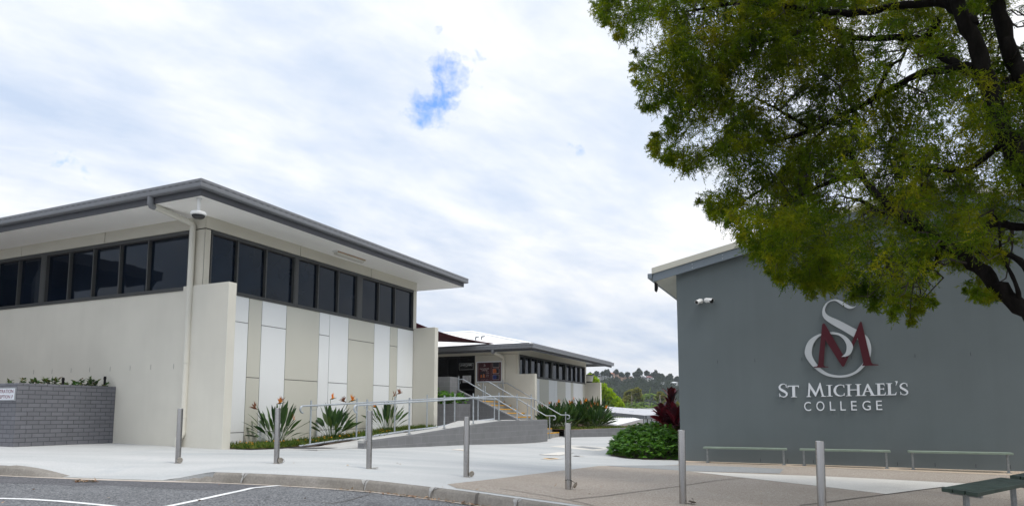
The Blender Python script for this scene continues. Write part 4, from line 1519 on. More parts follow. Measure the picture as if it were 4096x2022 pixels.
mb = MB(G)
a = [(VG, -1.6), (VRE, -1.6), (VRE, roof_line(VRE) + .1), (VR, zr + .1), (VG, roof_line(VG) + .1)]
mb.prism([(UG, v, z) for v, z in a], [(UG + 18, v, z) for v, z in a])
mb.build('wall', M['grey_render'], HALL)
EO = .62
mb = MB(G)
vl, vr2 = VG - EO, VRE + EO
for sgn, (va, vb) in ((1, (vl, VR)), (-1, (VR, vr2))):
    za, zb = roof_line(va), roof_line(vb)
    mb.prism([(UG - .16, va, za), (UG - .16, vb, zb), (UG - .16, vb, zb + .225), (UG - .16, va, za + .225)],
             [(UG - .125, va, za), (UG - .125, vb, zb), (UG - .125, vb, zb + .225), (UG - .125, va, za + .225)])
mb.build('bargeboard', M['barge_blue'], HALL)
mb = MB(G)
for v in (9.35, 10.15, 11.3, 12.6):
    for dz in (.06, .15):
        mb.lathe(G(UG - .16, v, roof_line(v) + dz), [(.014, 0), (.014, .006), (.006, .009)], 8, axis=Vector((-SA, -CA, 0)))
mb.build('bolt_heads', M['galv'], HALL)
mb = MB(G)
for va, vb in ((vl - .015, VR), (VR, vr2 + .015)):
    za, zb = roof_line(va) + .226, roof_line(vb) + .226
    mb.prism([(UG - .2, va, za), (UG - .2, vb, zb), (UG - .2, vb, zb + .16), (UG - .2, va, za + .16)],
             [(UG - .05, va, za), (UG - .05, vb, zb), (UG - .05, vb, zb + .16), (UG - .05, va, za + .16)])
mb.build('gable_capping', M['cream_metal'], HALL)
mb = MB(G)
for va, vb in ((vl, VR), (VR, vr2)):
    za, zb = roof_line(va) + .22, roof_line(vb) + .22
    mb.prism([(UG - .05, va, za), (UG - .05, vb, zb), (UG - .05, vb, zb + .10), (UG - .05, va, za + .10)],
             [(UG + 18.4, va, za), (UG + 18.4, vb, zb), (UG + 18.4, vb, zb + .10), (UG + 18.4, va, za + .10)])
mb.build('roof', M['cream_metal'], HALL)
mb = MB(G)
za = roof_line(vl)
mb.prism([(UG - .12, vl + .02, za + .02), (UG - .12, VG, roof_line(VG) - .002), (UG - .12, VG, roof_line(VG) + .03), (UG - .12, vl + .02, za + .05)],
         [(UG + 18, vl + .02, za + .02), (UG + 18, VG, roof_line(VG) - .002), (UG + 18, VG, roof_line(VG) + .03), (UG + 18, vl + .02, za + .05)])
mb.build('soffit', M['cream_metal'], HALL)
mb = MB(G)
mb.box(UG - .2, UG + 18, vl - .13, vl - .01, za + .10, za + .23)
mb.build('gutter', M['barge_blue'], HALL)
for v, z in [(v, 1.34) for v in (9.913, 10.856, 11.988, 13.123, 14.48, 15.6)] + [(v, -1.22) for v in (10.9, 11.55, 12.15, 13.98, 14.75, 15.55, 16.2)]:
    mb = MB()
    fbox(mb, gf, v - .006, v + .006, z, z + .085, -.01, .0025)
    mb.build('wall_slot', M['slot'], HALL)

# dark sensor housing under the eave
t = thing('eave_sensor', 'small dark rounded sensor box under the grey hall\'s left eave', 'sensor', G(UG + .1, vl + .1, za - .1))
mb = MB(G)
pr = [(0, 0), (.03, .01), (.055, -.05), (.06, -.15), (.05, -.23), (.02, -.27), (0, -.24)]
mb.prism([(UG - .1, vl + .03 + a * 1.2, za + b) for a, b in pr], [(UG + .04, vl + .03 + a * 1.2, za + b) for a, b in pr])
mb.build('housing', M['black'], t, bevel=.01)
mb = MB(G)
mb.box(UG - .06, UG, vl + .10, vl + .115, za - .19, za - .04)
mb.build('lens', M['lens'], t)


def bullet_cam(v, z, yaw, pitch, label, visor):
    """bullet camera on a round wall base; yaw turns it along the wall (+ right)"""
    t = thing('bullet_camera', label, 'camera', gf(v, z, 0), 'bullet cameras on the grey hall')
    mb = MB()
    mb.lathe(gf(v, z, 0), [(.062, .0), (.062, .02), (.05, .035), (.03, .05)], 20, axis=Vector((-SA, -CA, 0)))
    mb.build('mount', M['white_plastic'], t, smooth=True)
    along = Vector((CA, -SA, 0))
    out = Vector((-SA, -CA, 0))
    ax = (along * math.sin(yaw) + out * math.cos(yaw)) * math.cos(pitch) + Vector((0, 0, math.sin(pitch)))
    p = Vector(gf(v, z, .07))
    mb = MB()
    mb.lathe(p - ax * .05, [(.02, 0), (.05, .012), (.058, .04), (.058, .21), (.05, .218)], 20, axis=ax)
    b = mb.build('body', M['white_plastic'], t, smooth=True)
    mb = MB()
    mb.lathe(p - ax * .05, [(.047, .2185), (.045, .222), (.02, .2225)], 18, axis=ax)
    mb.build('lens', M['lens'], b, smooth=True)
    mb = MB()
    up = (Vector((0, 0, 1)) - ax * ax.z).normalized()
    sd = ax.cross(up)
    pts = []
    for q in (.05, .215 + visor):
        for k in range(7):
            a2 = math.pi * (k / 6)
            o = sd * math.cos(a2) * .064 + up * math.sin(a2) * .064
            pts.append(tuple(p - ax * .05 + ax * q + o))
    mb.add(pts, [(i, i + 1, i + 8, i + 7) for i in range(6)])
    mb.build('visor', M['white_plastic'], t, smooth=True)
    if visor > .03:
        mb = MB()
        mb.lathe(p - ax * .05, [(.059, .205), (.061, .207), (.061, .25), (.056, .252)], 18, axis=ax)
        mb.build('front_ring', M['black'], t, smooth=True)


bullet_cam(9.53, 3.04, -.55, -.35, 'left white bullet camera on the grey hall, pointing towards the viewer', .012)
bullet_cam(9.68, 3.05, 1.05, -.22, 'right white bullet camera on the grey hall with a black front, pointing right', .05)

# emblem: silver swash S behind and around a maroon M
def zl(x, y):
    return on_u(x / 2.3125 + 3000, y / 2.3125 + 1150, UG)


def ribbon_letter(mb, pairs, n0, n1, mi=0):
    k = len(pairs)
    # smooth the ribbon with a Catmull-Rom pass
    def cr(P):
        out = []
        for i in range(len(P) - 1):
            a, b, c, d = P[max(i - 1, 0)], P[i], P[i + 1], P[min(i + 2, len(P) - 1)]
            for t in (0, .25, .5, .75):
                out.append(tuple(.5 * ((2 * b[j]) + (c[j] - a[j]) * t + (2 * a[j] - 5 * b[j] + 4 * c[j] - d[j]) * t * t + (3 * b[j] - a[j] - 3 * c[j] + d[j]) * t ** 3) for j in (0, 1)))
        return out + [P[-1]]
    A1, B1 = cr([p[0] for p in pairs]), cr([p[1] for p in pairs])
    a = [zl(*p) for p in A1]
    b = [zl(*p) for p in B1]
    n = len(a)
    pts = [gf(*p, n1) for p in a] + [gf(*p, n1) for p in b] + [gf(*p, n0) for p in a] + [gf(*p, n0) for p in b]
    F = []
    for i in range(n - 1):
        F += [(i, i + 1, n + i + 1, n + i), (i, 2 * n + i, 2 * n + i + 1, i + 1), (n + i, n + i + 1, 3 * n + i + 1, 3 * n + i)]
    mb.add(pts, F, mi)


t = thing('wall_emblem', 'raised emblem of a silver swash S interlaced with a maroon M on the grey hall', 'emblem', gf(12.85, 1.9, 0))
mb = MB()
ribbon_letter(mb, [((982, 168), (980, 171)), ((958, 178), (950, 190)), ((930, 172), (915, 194)), ((890, 152), (880, 180)), ((850, 128), (838, 152)), ((800, 110), (792, 124)), ((750, 117), (752, 126)), ((700, 148), (718, 146)),
                   ((675, 190), (699, 182)), ((668, 235), (694, 215)), ((680, 275), (708, 245)), ((715, 310), (745, 270)), ((790, 358), (810, 297)), ((870, 402), (885, 335)),
                   ((960, 458), (980, 385)), ((1010, 495), (1050, 425)), ((1045, 535), (1095, 470)), ((1063, 580), (1119, 545)), ((1066, 625), (1116, 620)), ((1060, 668), (1090, 690)),
                   ((1042, 698), (1055, 730)), ((1010, 735), (1015, 768)), ((970, 772), (968, 798)), ((905, 800), (905, 822)), ((830, 810), (825, 830)), ((755, 800), (745, 822)), ((700, 778), (672, 796)), ((648, 738), (600, 745)),
                   ((608, 690), (545, 685)), ((578, 635), (512, 630)), ((572, 585), (508, 580)), ((585, 525), (530, 512)), ((620, 470), (572, 465)), ((665, 440), (635, 432)), ((710, 430), (700, 415)), ((755, 430), (760, 411))], .03, .055)
ribbon_letter(mb, [((755, 430), (760, 411)), ((815, 440), (830, 424)), ((862, 475), (895, 460)), ((888, 520), (938, 510)), ((893, 555), (951, 550)), ((886, 595), (940, 592)), ((872, 618), (918, 622)), ((846, 637), (885, 636)), ((844, 638), (848, 639))], .03, .085)
mb.build('letter_s', M['emblem_silver'], t)
mb = MB()
m = [(675, 335), (684, 330), (692, 336), (880, 655), (1014, 322), (1024, 314), (1032, 320), (1048, 385), (1120, 690), (1132, 704), (1186, 710), (1188, 717), (1040, 721), (1037, 715), (1048, 697), (994, 462), (872, 722), (860, 731), (848, 722),
     (697, 485), (681, 715), (690, 726), (726, 730), (726, 736), (590, 738), (590, 732), (618, 727), (630, 715), (667, 345)]
pts = [zl(*p) for p in m]
mb.prism([gf(*p, .056) for p in pts], [gf(*p, .072) for p in pts])
mb.build('letter_m', M['maroon'], t)

# lettering ST MICHAEL'S in classical serif capitals
def zk(x, y):
    return on_u(x / 4.6 + 3100, y / 4.6 + 1500, UG)


class Glyph:
    """letters are drawn in a box (x 0..1, y 0..1) mapped on a quad of the photo survey"""
    def __init__(s, mb, x0, x1, yb, yt, sl=-.0186):
        s.mb, s.x0, s.x1, s.yb, s.yt, s.sl, s.k = mb, x0, x1, yb, yt, sl, 0

    def pt(s, x, y):
        X = s.x0 + x * (s.x1 - s.x0)
        lean = .030 * (s.yb - (s.yb + y * (s.yt - s.yb)))
        return zk(X - lean, s.yb + y * (s.yt - s.yb) + s.sl * x * (s.x1 - s.x0))

    def poly(s, P):
        s.k += 1
        d = .036 + .0012 * (s.k % 5)
        q = [s.pt(*p) for p in P]
        s.mb.prism([gf(*p, .012) for p in q], [gf(*p, d) for p in q])

    def bar(s, x0, x1, y0, y1):
        s.poly([(x0, y0), (x1, y0), (x1, y1), (x0, y1)])

    def stem(s, x0, x1, sx0, sx1, top=True, y0=0, y1=1):
        h = .035
        s.poly([(sx0, y0), (sx1, y0), (sx1, y0 + h), (x1 + .02, y0 + h * 1.5), (x1, y0 + .09)] + ([(x1, y1 - .09), (x1 + .02, y1 - h * 1.5), (sx1, y1 - h), (sx1, y1), (sx0, y1), (sx0, y1 - h), (x0 - .02, y1 - h * 1.5), (x0, y1 - .09)] if top else [(x1, y1), (x0, y1)])
               + [(x0, y0 + .09), (x0 - .02, y0 + h * 1.5), (sx0, y0 + h)])

    def arc(s, pts, wds):
        P = [Vector((p[0] * (s.x1 - s.x0), p[1] * (s.yb - s.yt))) for p in pts]
        a, b = [], []
        for i, p in enumerate(P):
            d = (P[min(i + 1, len(P) - 1)] - P[max(i - 1, 0)]).normalized()
            n = Vector((-d.y, d.x)) * wds[i] * (s.yb - s.yt) / 2
            a.append(p + n)
            b.append(p - n)
        q = [(p.x / (s.x1 - s.x0), p.y / (s.yb - s.yt)) for p in a + b[::-1]]
        s.poly(q)


def glyph_S(g):
    g.arc([(.86, .70), (.83, .86), (.66, .965), (.45, .97), (.22, .90), (.10, .76), (.16, .62), (.38, .52), (.62, .43), (.86, .30), (.88, .18), (.74, .06), (.50, .025), (.28, .06), (.14, .16), (.08, .30)],
          [.03, .035, .055, .07, .11, .15, .17, .18, .18, .16, .14, .09, .06, .05, .05, .03])
    g.poly([(.80, .74), (.90, .71), (.86, .96), (.80, .94)])
    g.poly([(.06, .27), (.12, .27), (.16, .08), (.08, .02)])


t = thing('wall_lettering', 'raised silver lettering reading ST MICHAEL\'S COLLEGE below the emblem', 'lettering', gf(12.85, .45, 0))
mb = MB()
glyph_S(Glyph(mb, 72, 240, 404, 152))
g = Glyph(mb, 238, 445, 402, 188)
g.stem(.40, .66, .27, .82, top=False, y1=.93)
g.poly([(.0, 1), (1, 1), (1, .78), (.97, .78), (.92, .915), (.08, .915), (.03, .78), (0, .78)])
g = Glyph(mb, 578, 940, 396, 136)
g.poly([(.0, .0), (.24, .0), (.24, .035), (.17, .06), (.21, .60), (.155, .99), (.135, .99), (.08, .06), (.0, .035)])
g.poly([(.135, .99), (.17, .99), (.50, .27), (.48, .02), (.455, .02), (.155, .72)])
g.poly([(.46, .02), (.485, .02), (.72, .70), (.735, 1), (.70, 1), (.485, .27)])
g.poly([(.71, 1), (.735, 1), (.885, .07), (1, .035), (1, .0), (.745, 0), (.745, .035), (.79, .06), (.67, .72)])
Glyph(mb, 948, 1062, 386, 176).stem(.33, .70, .0, 1.)
g = Glyph(mb, 1066, 1292, 386, 168)
g.arc([(.93, .74), (.86, .90), (.70, .965), (.50, .95), (.28, .82), (.17, .60), (.16, .42), (.26, .20), (.46, .06), (.66, .035), (.84, .09), (.94, .22)],
      [.03, .05, .06, .08, .16, .22, .22, .17, .10, .065, .05, .03])
g.poly([(.88, .74), (.96, .70), (.93, .98), (.88, .95)])
g.poly([(.90, .26), (.97, .26), (.94, .03), (.88, .06)])
g = Glyph(mb, 1303, 1600, 380, 164)
g.stem(.12, .27, .0, .38)
g.stem(.70, .86, .60, .97)
g.bar(.27, .70, .49, .555)
g = Glyph(mb, 1560, 1858, 376, 154)
g.poly([(.02, 0), (.40, 0), (.40, .035), (.28, .06), (.50, .80), (.49, 1), (.46, .97), (.16, .06), (.02, .035)])
g.poly([(.49, 1), (.535, 1), (.88, .07), (1, .035), (1, 0), (.62, 0), (.62, .035), (.70, .06), (.455, .78)])
g.bar(.30, .66, .335, .395)
g = Glyph(mb, 1850, 2040, 368, 148)
g.stem(.18, .46, .0, .55)
g.poly([(.45, 1), (.86, 1), (.90, .78), (.86, .78), (.80, .92), (.45, .93)])
g.poly([(.45, .57), (.74, .57), (.80, .63), (.83, .63), (.83, .43), (.80, .43), (.74, .505), (.45, .505)])
g.poly([(.45, .0), (.94, 0), (1.0, .25), (.96, .25), (.84, .08), (.45, .07)])
g = Glyph(mb, 2045, 2238, 364, 144)
g.stem(.18, .46, .0, .60)
g.poly([(.45, .0), (.93, 0), (1.0, .25), (.96, .25), (.84, .08), (.45, .07)])
g = Glyph(mb, 2205, 2256, 190, 104)
g.poly([(.02, .98), (.95, 1), (1, .80), (.45, .08), (.30, .0), (.28, .10), (.42, .50), (.40, .78), (.05, .90)])
glyph_S(Glyph(mb, 2294, 2456, 364, 138))
mb.build('name_line', M['letter_white'], t)
mb = MB()
for ch, x0, x1, yb, yt in (('C', 540, 668, 652, 484), ('O', 764, 914, 650, 474), ('L', 1012, 1112, 645, 478), ('L', 1206, 1304, 643, 474), ('E', 1404, 1508, 641, 470), ('G', 1612, 1764, 640, 466), ('E', 1865, 1974, 634, 461)):
    a, b2 = zk(x0, yb), zk(x1, yb)
    c2 = zk(x0, yt)
    put_text(mb, ch, gf, a[0], b2[0], a[1], c2[1], .036, depth=.024)
mb.build('college_line', M['letter_white'], t)

# ================================================================== bollards
BOLL = [(-5.827, 12.06), (-4.031, 11.84), (-2.357, 11.401), (-.724, 10.969), (.808, 9.979), (2.208, 8.988), (3.335, 7.5)]
BL = ['leftmost steel bollard, upright lid disc at its foot, before the cream wing wall',
      'steel bollard in front of the first bird-of-paradise clump, lid disc standing at its foot',
      'steel bollard in front of the low end of the ramp wall, lid lying flat',
      'steel bollard in front of the tall part of the ramp wall, lid leaning up',
      'steel bollard with a cable tied to its tilted lid, left of the green hedge',
      'steel bollard before the left corner of the grey hall, lid lying on tan paving',
      'nearest and rightmost steel bollard, standing in front of the benches']
proto = thing('bollard', BL[0], 'bollard', (0, 0, 0), 'steel bollards along the kerb')
mb = MB()
mb.lathe((0, 0, 0), [(.046, -.08), (.046, .935), (.0445, .943), (.040, .947), (.0, .947)], 28)
post = mb.build('post', M['steel'], proto, smooth=True)
mb = MB()
mb.lathe((0, 0, 0), [(.056, -.08), (.056, .004), (.047, .006)], 24)
collar = mb.build('collar', M['steel_old'], proto, smooth=True)
mb = MB()
mb.lathe((0, 0, 0), [(.0, -.005), (.046, -.005), (.048, -.003), (.048, .003), (.046, .005), (.012, .006), (.0, .008)], 24, axis=Vector((0, -1, 0)))
lidm = mb.build('lid', M['steel_old'], proto, smooth=True)
LID = [((.063, -.045, .055), (.0, 0, .35)), ((.068, -.045, .055), (.0, 0, .5)), ((.105, -.01, .012), (1.5, 0, .2)), ((.085, -.01, .05), (.3, .95, .9)),
       ((.10, -.005, .065), (.35, .62, 1.1)), ((.12, .0, .03), (1.35, .35, .3)), ((.07, -.03, .05), (.1, .2, .4))]
for i, (x, y) in enumerate(BOLL):
    if i == 0:
        o, parts = proto, (post, collar, lidm)
    else:
        o = proto.copy()
        C.objects.link(o)
        parts = []
        for ch in (post, collar, lidm):
            c = ch.copy()
            c.parent = o
            C.objects.link(c)
            parts.append(c)
    o['label'] = BL[i]
    o.location = (x, y, float(pave_z(x, y)))
    o.rotation_euler = (R(random.uniform(-.5, .5)), R((0, -.6, -.3, .1, .3, .4, .8)[i]), random.uniform(-.25, .25))
    parts[2].location = LID[i][0]
    parts[2].rotation_euler = LID[i][1]
    LOC[o.name] = np.array(o.location)
    if i in (1, 4, 5):
        mb = MB()
        L0 = LOC[o.name]
        if i == 4:
            mb.tube([tuple(L0 + np.array(p)) for p in ((-.048, -.02, .13), (-.02, -.05, .145), (.03, -.048, .14), (.07, -.02, .115), (.115, -.005, .085))], .004, 5)
            mb.tube([tuple(L0 + np.array(p)) for p in ((.047, -.01, .135), (.05, -.02, .06), (.062, -.02, .01))], .003, 5)
        else:
            mb.tube([tuple(L0 + np.array(p)) for p in ((.05, -.03, .015), (.09, -.04, .01), (.13, -.03, .03), (.12, -.035, .07), (.105, -.04, .08))], .003, 5)
        mb.build('cable', M['black'], o)

# ================================================================== benches
def wall_bench(v0, v1, label):
    zt = -.842
    c = G(6.87, (v0 + v1) / 2, -1.25)
    t = thing('bench', label, 'bench', c, 'pale green benches along the grey hall')
    mb = MB(G)
    mb.box(6.72, 6.865, v0, v1, zt - .045, zt)
    mb.box(6.875, 7.02, v0 + .003, v1 - .003, zt - .045, zt + .001)
    mb.build('seat', M['bench_green'], t, bevel=.006)
    for v in (v0 + .085, v1 - .085):
        zg = float(pave_z(*G(6.87, v)[:2]))
        mb = MB(G)
        mb.box(6.85, 6.89, v - .022, v + .022, zg, zt - .05)
        mb.box(6.74, 7.0, v - .022, v + .022, zt - .058, zt - .046)
        l = mb.build('leg', M['galv_dull'], t)
        mb = MB(G)
        mb.box(6.79, 6.95, v - .05, v + .05, zg, zg + .014)
        for du, dv in ((-.06, -.03), (.06, .03)):
            mb.tube([(6.87 + du, v + dv, zg), (6.87 + du, v + dv, zg + .035)], .01, 6)
        mb.build('foot', M['galv_dull'], l)


wall_bench(9.565, 11.57, 'pale green bench nearest the hedge, first of three along the grey hall')
wall_bench(11.86, 13.81, 'pale green bench partly hidden by the nearest bollard, between two like it')
wall_bench(14.17, 16.16, 'pale green bench by the dark green slatted bench, last of three')


def slat_bench(P0, P1, W, label, ln=1.9):
    """P0, P1: near end corners of the seat (world, top face), W: direction along the bench"""
    P0, P1, W = np.array(P0), np.array(P1), np.array(W)
    e = P1 - P0
    c = (P0 + P1) / 2 + W * ln / 2
    zg = float(pave_z(c[0], c[1]))
    t = thing('bench', label, 'bench', (c[0], c[1], zg), 'dark green slatted benches')
    th = .045
    for k in range(3):
        a, b2 = P0 + e * (k / 3 + .012), P0 + e * ((k + 1) / 3 - .018)
        q = [a, b2, b2 + W * ln, a + W * ln]
        mb = MB()
        mb.prism([tuple(p - np.array((0, 0, th))) for p in q], [tuple(p) for p in q])
        mb.build('seat_plank', M['bench_dark'], t, bevel=.005)
    for f in (.10, .90):
        m = P0 + e * .5 + W * ln * f
        en = e / np.linalg.norm(e)
        zg = float(pave_z(m[0], m[1]))
        mb = MB()
        r = .032
        mb.tube([(m[0], m[1], zg), (m[0], m[1], P0[2] - th - .03)], r, 4)
        h = np.linalg.norm(e) * .42
        q = [m - en * h - W * .03, m + en * h - W * .03, m + en * h + W * .03, m - en * h + W * .03]
        mb.prism([(p[0], p[1], P0[2] - th - .032) for p in q], [(p[0], p[1], P0[2] - th - .002) for p in q])
        mb.build('leg', M['galv_dull'], t)


zb = -.80
pa = at_z(3763, 1947, zb)
pb = at_z(3912, 1968, zb)
pc = at_z(3990, 1908, zb)
Wd = (pc - pa) / np.linalg.norm(pc - pa)
slat_bench(pa, pb, Wd, 'dark green slatted bench nearest the bottom right corner', 1.95)
pa2 = at_z(4037, 1898, zb)
pb2 = pa2 + (pb - pa)
slat_bench(pa2, pb2, Wd, 'dark green slatted bench behind the nearest slatted one, cut by the right edge', 1.95)

# ================================================================== plants
def flower(mb, p, az, s=1.):
    """bird-of-paradise bloom: beak and standing petals"""
    d = np.array((math.cos(az), math.sin(az), 0))
    up = np.array((0, 0, 1.))
    sd = np.cross(d, up)
    mb.add([tuple(p - d * .02 - up * .012), tuple(p + d * .05 * s + sd * .012 + up * .02), tuple(p + d * .17 * s + up * .045), tuple(p + d * .05 * s - sd * .012 + up * .02), tuple(p + d * .05 * s - up * .012)],
           [(0, 1, 2, 4), (0, 4, 2, 3), (0, 3, 2, 1)], 1)
    for k in range(6):
        a = .35 + k * .32 + random.uniform(-.1, .1)
        q = p + d * .02 * k * s * .6
        dr = d * math.cos(a) + up * math.sin(a) + sd * random.uniform(-.35, .35)
        dr = dr / np.linalg.norm(dr)
        w = np.cross(dr, sd + up * .2)
        w = w / np.linalg.norm(w) * .013 * s
        L = (.12 + .05 * random.random()) * s
        mb.add([tuple(q), tuple(q + dr * L * .5 + w), tuple(q + dr * L), tuple(q + dr * L * .5 - w)], [(0, 1, 2, 3)], 0)


def strelitzia(base, n, L, spread, label, group, flowers, wid=.065, stalk=.56, ctr=.16):
    t = thing('bird_of_paradise', label, 'plant', base, group)
    base = np.array(base)
    az = rng.random(n) * 2 * math.pi
    r = ctr * np.sqrt(rng.random(n))
    b = base + np.c_[np.cos(az) * r, np.sin(az) * r, np.full(n, -.02)]
    f = rng.random(n)
    lean = .04 + spread * f ** 1.1 * .72
    Ln = L * (.72 + .36 * rng.random(n)) * (1 - .10 * f)
    cv = .12 + .50 * f * rng.random(n) * spread / .9
    V, F = strap_leaves(b, az + rng.normal(size=n) * .3, lean, Ln, wid * (.75 + .5 * rng.random(n)), cv, stalk=stalk)
    np_mesh('leaf_clump', V, F, M['leaf_strel'], t, smooth=False)
    for i, (dx, dy, h, fa, dry) in enumerate(flowers):
        top = base + np.array((dx, dy, h))
        mb = MB()
        mb.tube([tuple(base + np.array((dx, dy, 0)) * .12), tuple(base + np.array((dx * .45, dy * .45, h * .55))), tuple(top)], [.010, .008, .007], 5)
        flm = MB()
        s = mb.build('flower_stalk', M['leaf_strel'], t)
        flower(flm, top, fa, 1.3)
        flm.build('flower', [M['petal_dry'] if dry else M['petal_orange'], M['petal_dry'] if dry else M['leaf_strel']], s)
    return t


def gp3(u, v, z):
    return G(u, v, z)


RT = np.array((CA, -SA, 0))       # school grid: right
AW = np.array((SA, CA, 0))        # away


def fl(lat, dep, h, fa, dry=False):
    d = RT * lat + AW * dep
    return (d[0], d[1], h, fa, dry)


strelitzia(G(1.85, -.15, -.79), 66, 1.12, 1.42, 'spreading bird-of-paradise clump nearest the cream wing wall, behind a bollard', 'bird-of-paradise clumps by the cladded wall',
           [fl(-.42, -.25, .92, 3.6, True), fl(.02, -.05, 1.05, .4), fl(.42, .1, .62, 5.2), fl(-.1, .2, 1.1, 1.5, True)], .042)
strelitzia(G(4.0, -.15, -.70), 60, 1.0, 1.2, 'bird-of-paradise clump with two tall orange blooms behind the ramp handrail hooks', 'bird-of-paradise clumps by the cladded wall',
           [fl(-.1, 0, 1.12, .8), fl(.5, .1, 1.06, .5), fl(.25, .25, 1.05, 3.5, True)], .056)
strelitzia(G(6.6, -.15, -.58), 56, 1.0, 1.1, 'narrow bird-of-paradise clump nearest the far end of the cladded wall', 'bird-of-paradise clumps by the cladded wall',
           [fl(-.35, 0, .78, 3.4), fl(.25, .2, 1.22, .6, True), fl(.1, .2, 1.15, 1.2, True)], .040)
for i, (u, v, n, L, sp, lab) in enumerate(((18.0, .95, 150, 1.3, 1.25, 'large bird-of-paradise clump against the far building\'s wing wall edge'),
                                       (19.6, 1.15, 140, 1.25, 1.35, 'large bird-of-paradise clump in the middle of the bed by the far building'),
                                       (21.2, 1.0, 150, 1.5, 1.25, 'tallest bird-of-paradise clump in front of the striped far wall'),
                                       (22.9, 1.3, 170, 1.6, 1.35, 'large bird-of-paradise clump beside the far building\'s end wall'),
                                       (20.6, 2.2, 130, 1.15, 1.45, 'low spreading bird-of-paradise clump at the front of the far bed'))):
    fls = [fl(random.uniform(-.7, .9), random.uniform(-.7, .0), L * random.uniform(.7, .95), random.uniform(0, 6.2), k == 3) for k in range(4)]
    strelitzia(G(u, v, -.68), n, L, sp, lab, 'bird-of-paradise clumps in the far bed', fls, .062, .48, .45)


def tufts(name, centers, spread, per, h, wd, mat, zfun, flowers=0, label=None):
    n = len(centers) * per
    cxy = np.repeat(np.array(centers), per, 0)
    P = np.c_[cxy + rng.normal(size=(n, 2)) * spread, np.zeros(n)]
    P[:, 2] = zfun(P[:, 0], P[:, 1]) - .005
    D = unit(np.c_[rng.normal(size=(n, 2)) * .75, .35 + .8 * rng.random(n)])
    V, F = leaf_quads(P, D, h * (.5 + .8 * rng.random(n)), wd * (.7 + .6 * rng.random(n)))
    o = np_mesh(name, V, F, mat, loc=tuple(P.mean(0)))
    tag(o, kind='stuff')
    return o


def bed_z(X, Y):
    u = (np.asarray(X) - OX) * SA + (np.asarray(Y) - OY) * CA
    return np.interp(u, [0, 1.5, 2.2, 2.6, 3.5, 5, 7, 9, 12], [-.79, -.795, -.81, -.82, -.76, -.69, -.57, -.49, -.36])


# strip of soil and flowering ground cover between the ramp and the cladded wall
sheet('garden_strip', [G(*p)[:2] for p in ((.24, -.02), (.3, .55), (.9, .72), (1.6, .5), (2.3, .36), (9.2, .33), (9.2, -.88), (.24, -.88))], bed_z, .0, M['soil'], .4)
cs = []
for i in range(260):
    u = .3 + 8.7 * random.random()
    lo, hi = -.85, np.interp(u, [.3, .9, 1.6, 2.3, 9], [.5, .66, .48, .26, .20])
    cs.append(G(u, lo + (hi - lo) * random.random() ** .6)[:2])
tufts('ground_cover', cs, .07, 60, .16, .0095, M['leaf_cover'], bed_z)
fp = []
for i in range(46):
    u = .4 + 6 * random.random() ** 1.2
    hi = float(np.interp(u, [.3, .9, 1.6, 2.3, 9], [.45, .6, .45, .3, .28]))
    x, y = G(u, random.uniform(hi - .5, hi))[:2]
    fp.append((x, y, float(bed_z(x, y)) + random.uniform(.09, .16)))
fp = np.repeat(np.array(fp), 9, 0)
D = unit(np.c_[rng.normal(size=(len(fp), 2)), .25 + .3 * rng.random(len(fp))])
V, F = leaf_quads(fp, D, .032, .010)
tag(np_mesh('ground_cover_blooms', V, F, M['petal_yellow'], loc=tuple(fp.mean(0))), kind='stuff')
cs = []
for i in range(330):
    a = random.random()
    p = np.array((17.4 + 7.0 * a, 2.0 + 4.6 * a * .98)) + np.array((.15, -.1)) + np.array((-.03, -1)) * random.random() ** 1.3 * 1.1
    if math.sin(a * 21) > -.75:
        cs.append(G(*p)[:2])
tufts('ground_cover', cs, .10, 30, .13, .010, M['leaf_cover'], lambda X, Y: -.72 + .012 * (np.asarray(Y) - 28))

# leafy plant in the block planter, hedge of lobed leaves, dark red cordylines
LOBE = []
for k in range(6):
    s = .18 + .72 * k / 5.5
    ln = .42 * math.sin(math.pi * (.18 + .75 * k / 6)) + .06
    for sg in (1, -1):
        LOBE.append((s, sg, ln))


def lobed(base, D, size, up):
    """lobed philodendron-type leaves: array of leaves -> quads"""
    n = len(base)
    D = unit(D)
    S = unit(np.cross(D, up))
    N = np.cross(S, D)
    Vs = []
    sz = np.reshape(size, (-1, 1))
    def add(a, b, c, d):
        Vs.append(np.stack([a, b, c, d], 1))
    def P(s, w, h):
        return base + D * sz * s + S * sz * w + N * sz * h
    add(P(-.9, .012, -.25), P(-.9, -.012, -.25), P(.1, -.012, 0), P(.1, .012, 0))
    add(P(.0, .0, 0), P(.4, .075, .02), P(1.08, 0, -.13), P(.4, -.075, .02))
    for s, sg, ln in LOBE:
        t = .55
        tipx, tipw = s + ln * t, sg * ln
        dr = -.10 * ln / .4 - .10 * s
        add(P(s - .05, 0, .02 - .1 * s * s), P(s + ln * t * .35, sg * ln * .62, .05 + dr * .4), P(tipx, tipw, dr), P(s + .10, sg * .02, .02 - .1 * s * s))
    V = np.stack(Vs, 1).reshape(-1, 3)
    return V, np.arange(len(V)).reshape(-1, 4)


HPOLY = [(7.45, 8.75), (7.0, 7.95), (7.15, 7.35), (7.9, 6.75), (9.2, 6.42), (11.5, 6.35), (13.5, 6.7), (14, 8.75)]


def in_poly(x, y, poly):
    c = False
    j = len(poly) - 1
    for i in range(len(poly)):
        if (poly[i][1] > y) != (poly[j][1] > y) and x < (poly[j][0] - poly[i][0]) * (y - poly[i][1]) / (poly[j][1] - poly[i][1]) + poly[i][0]:
            c = not c
        j = i
    return c


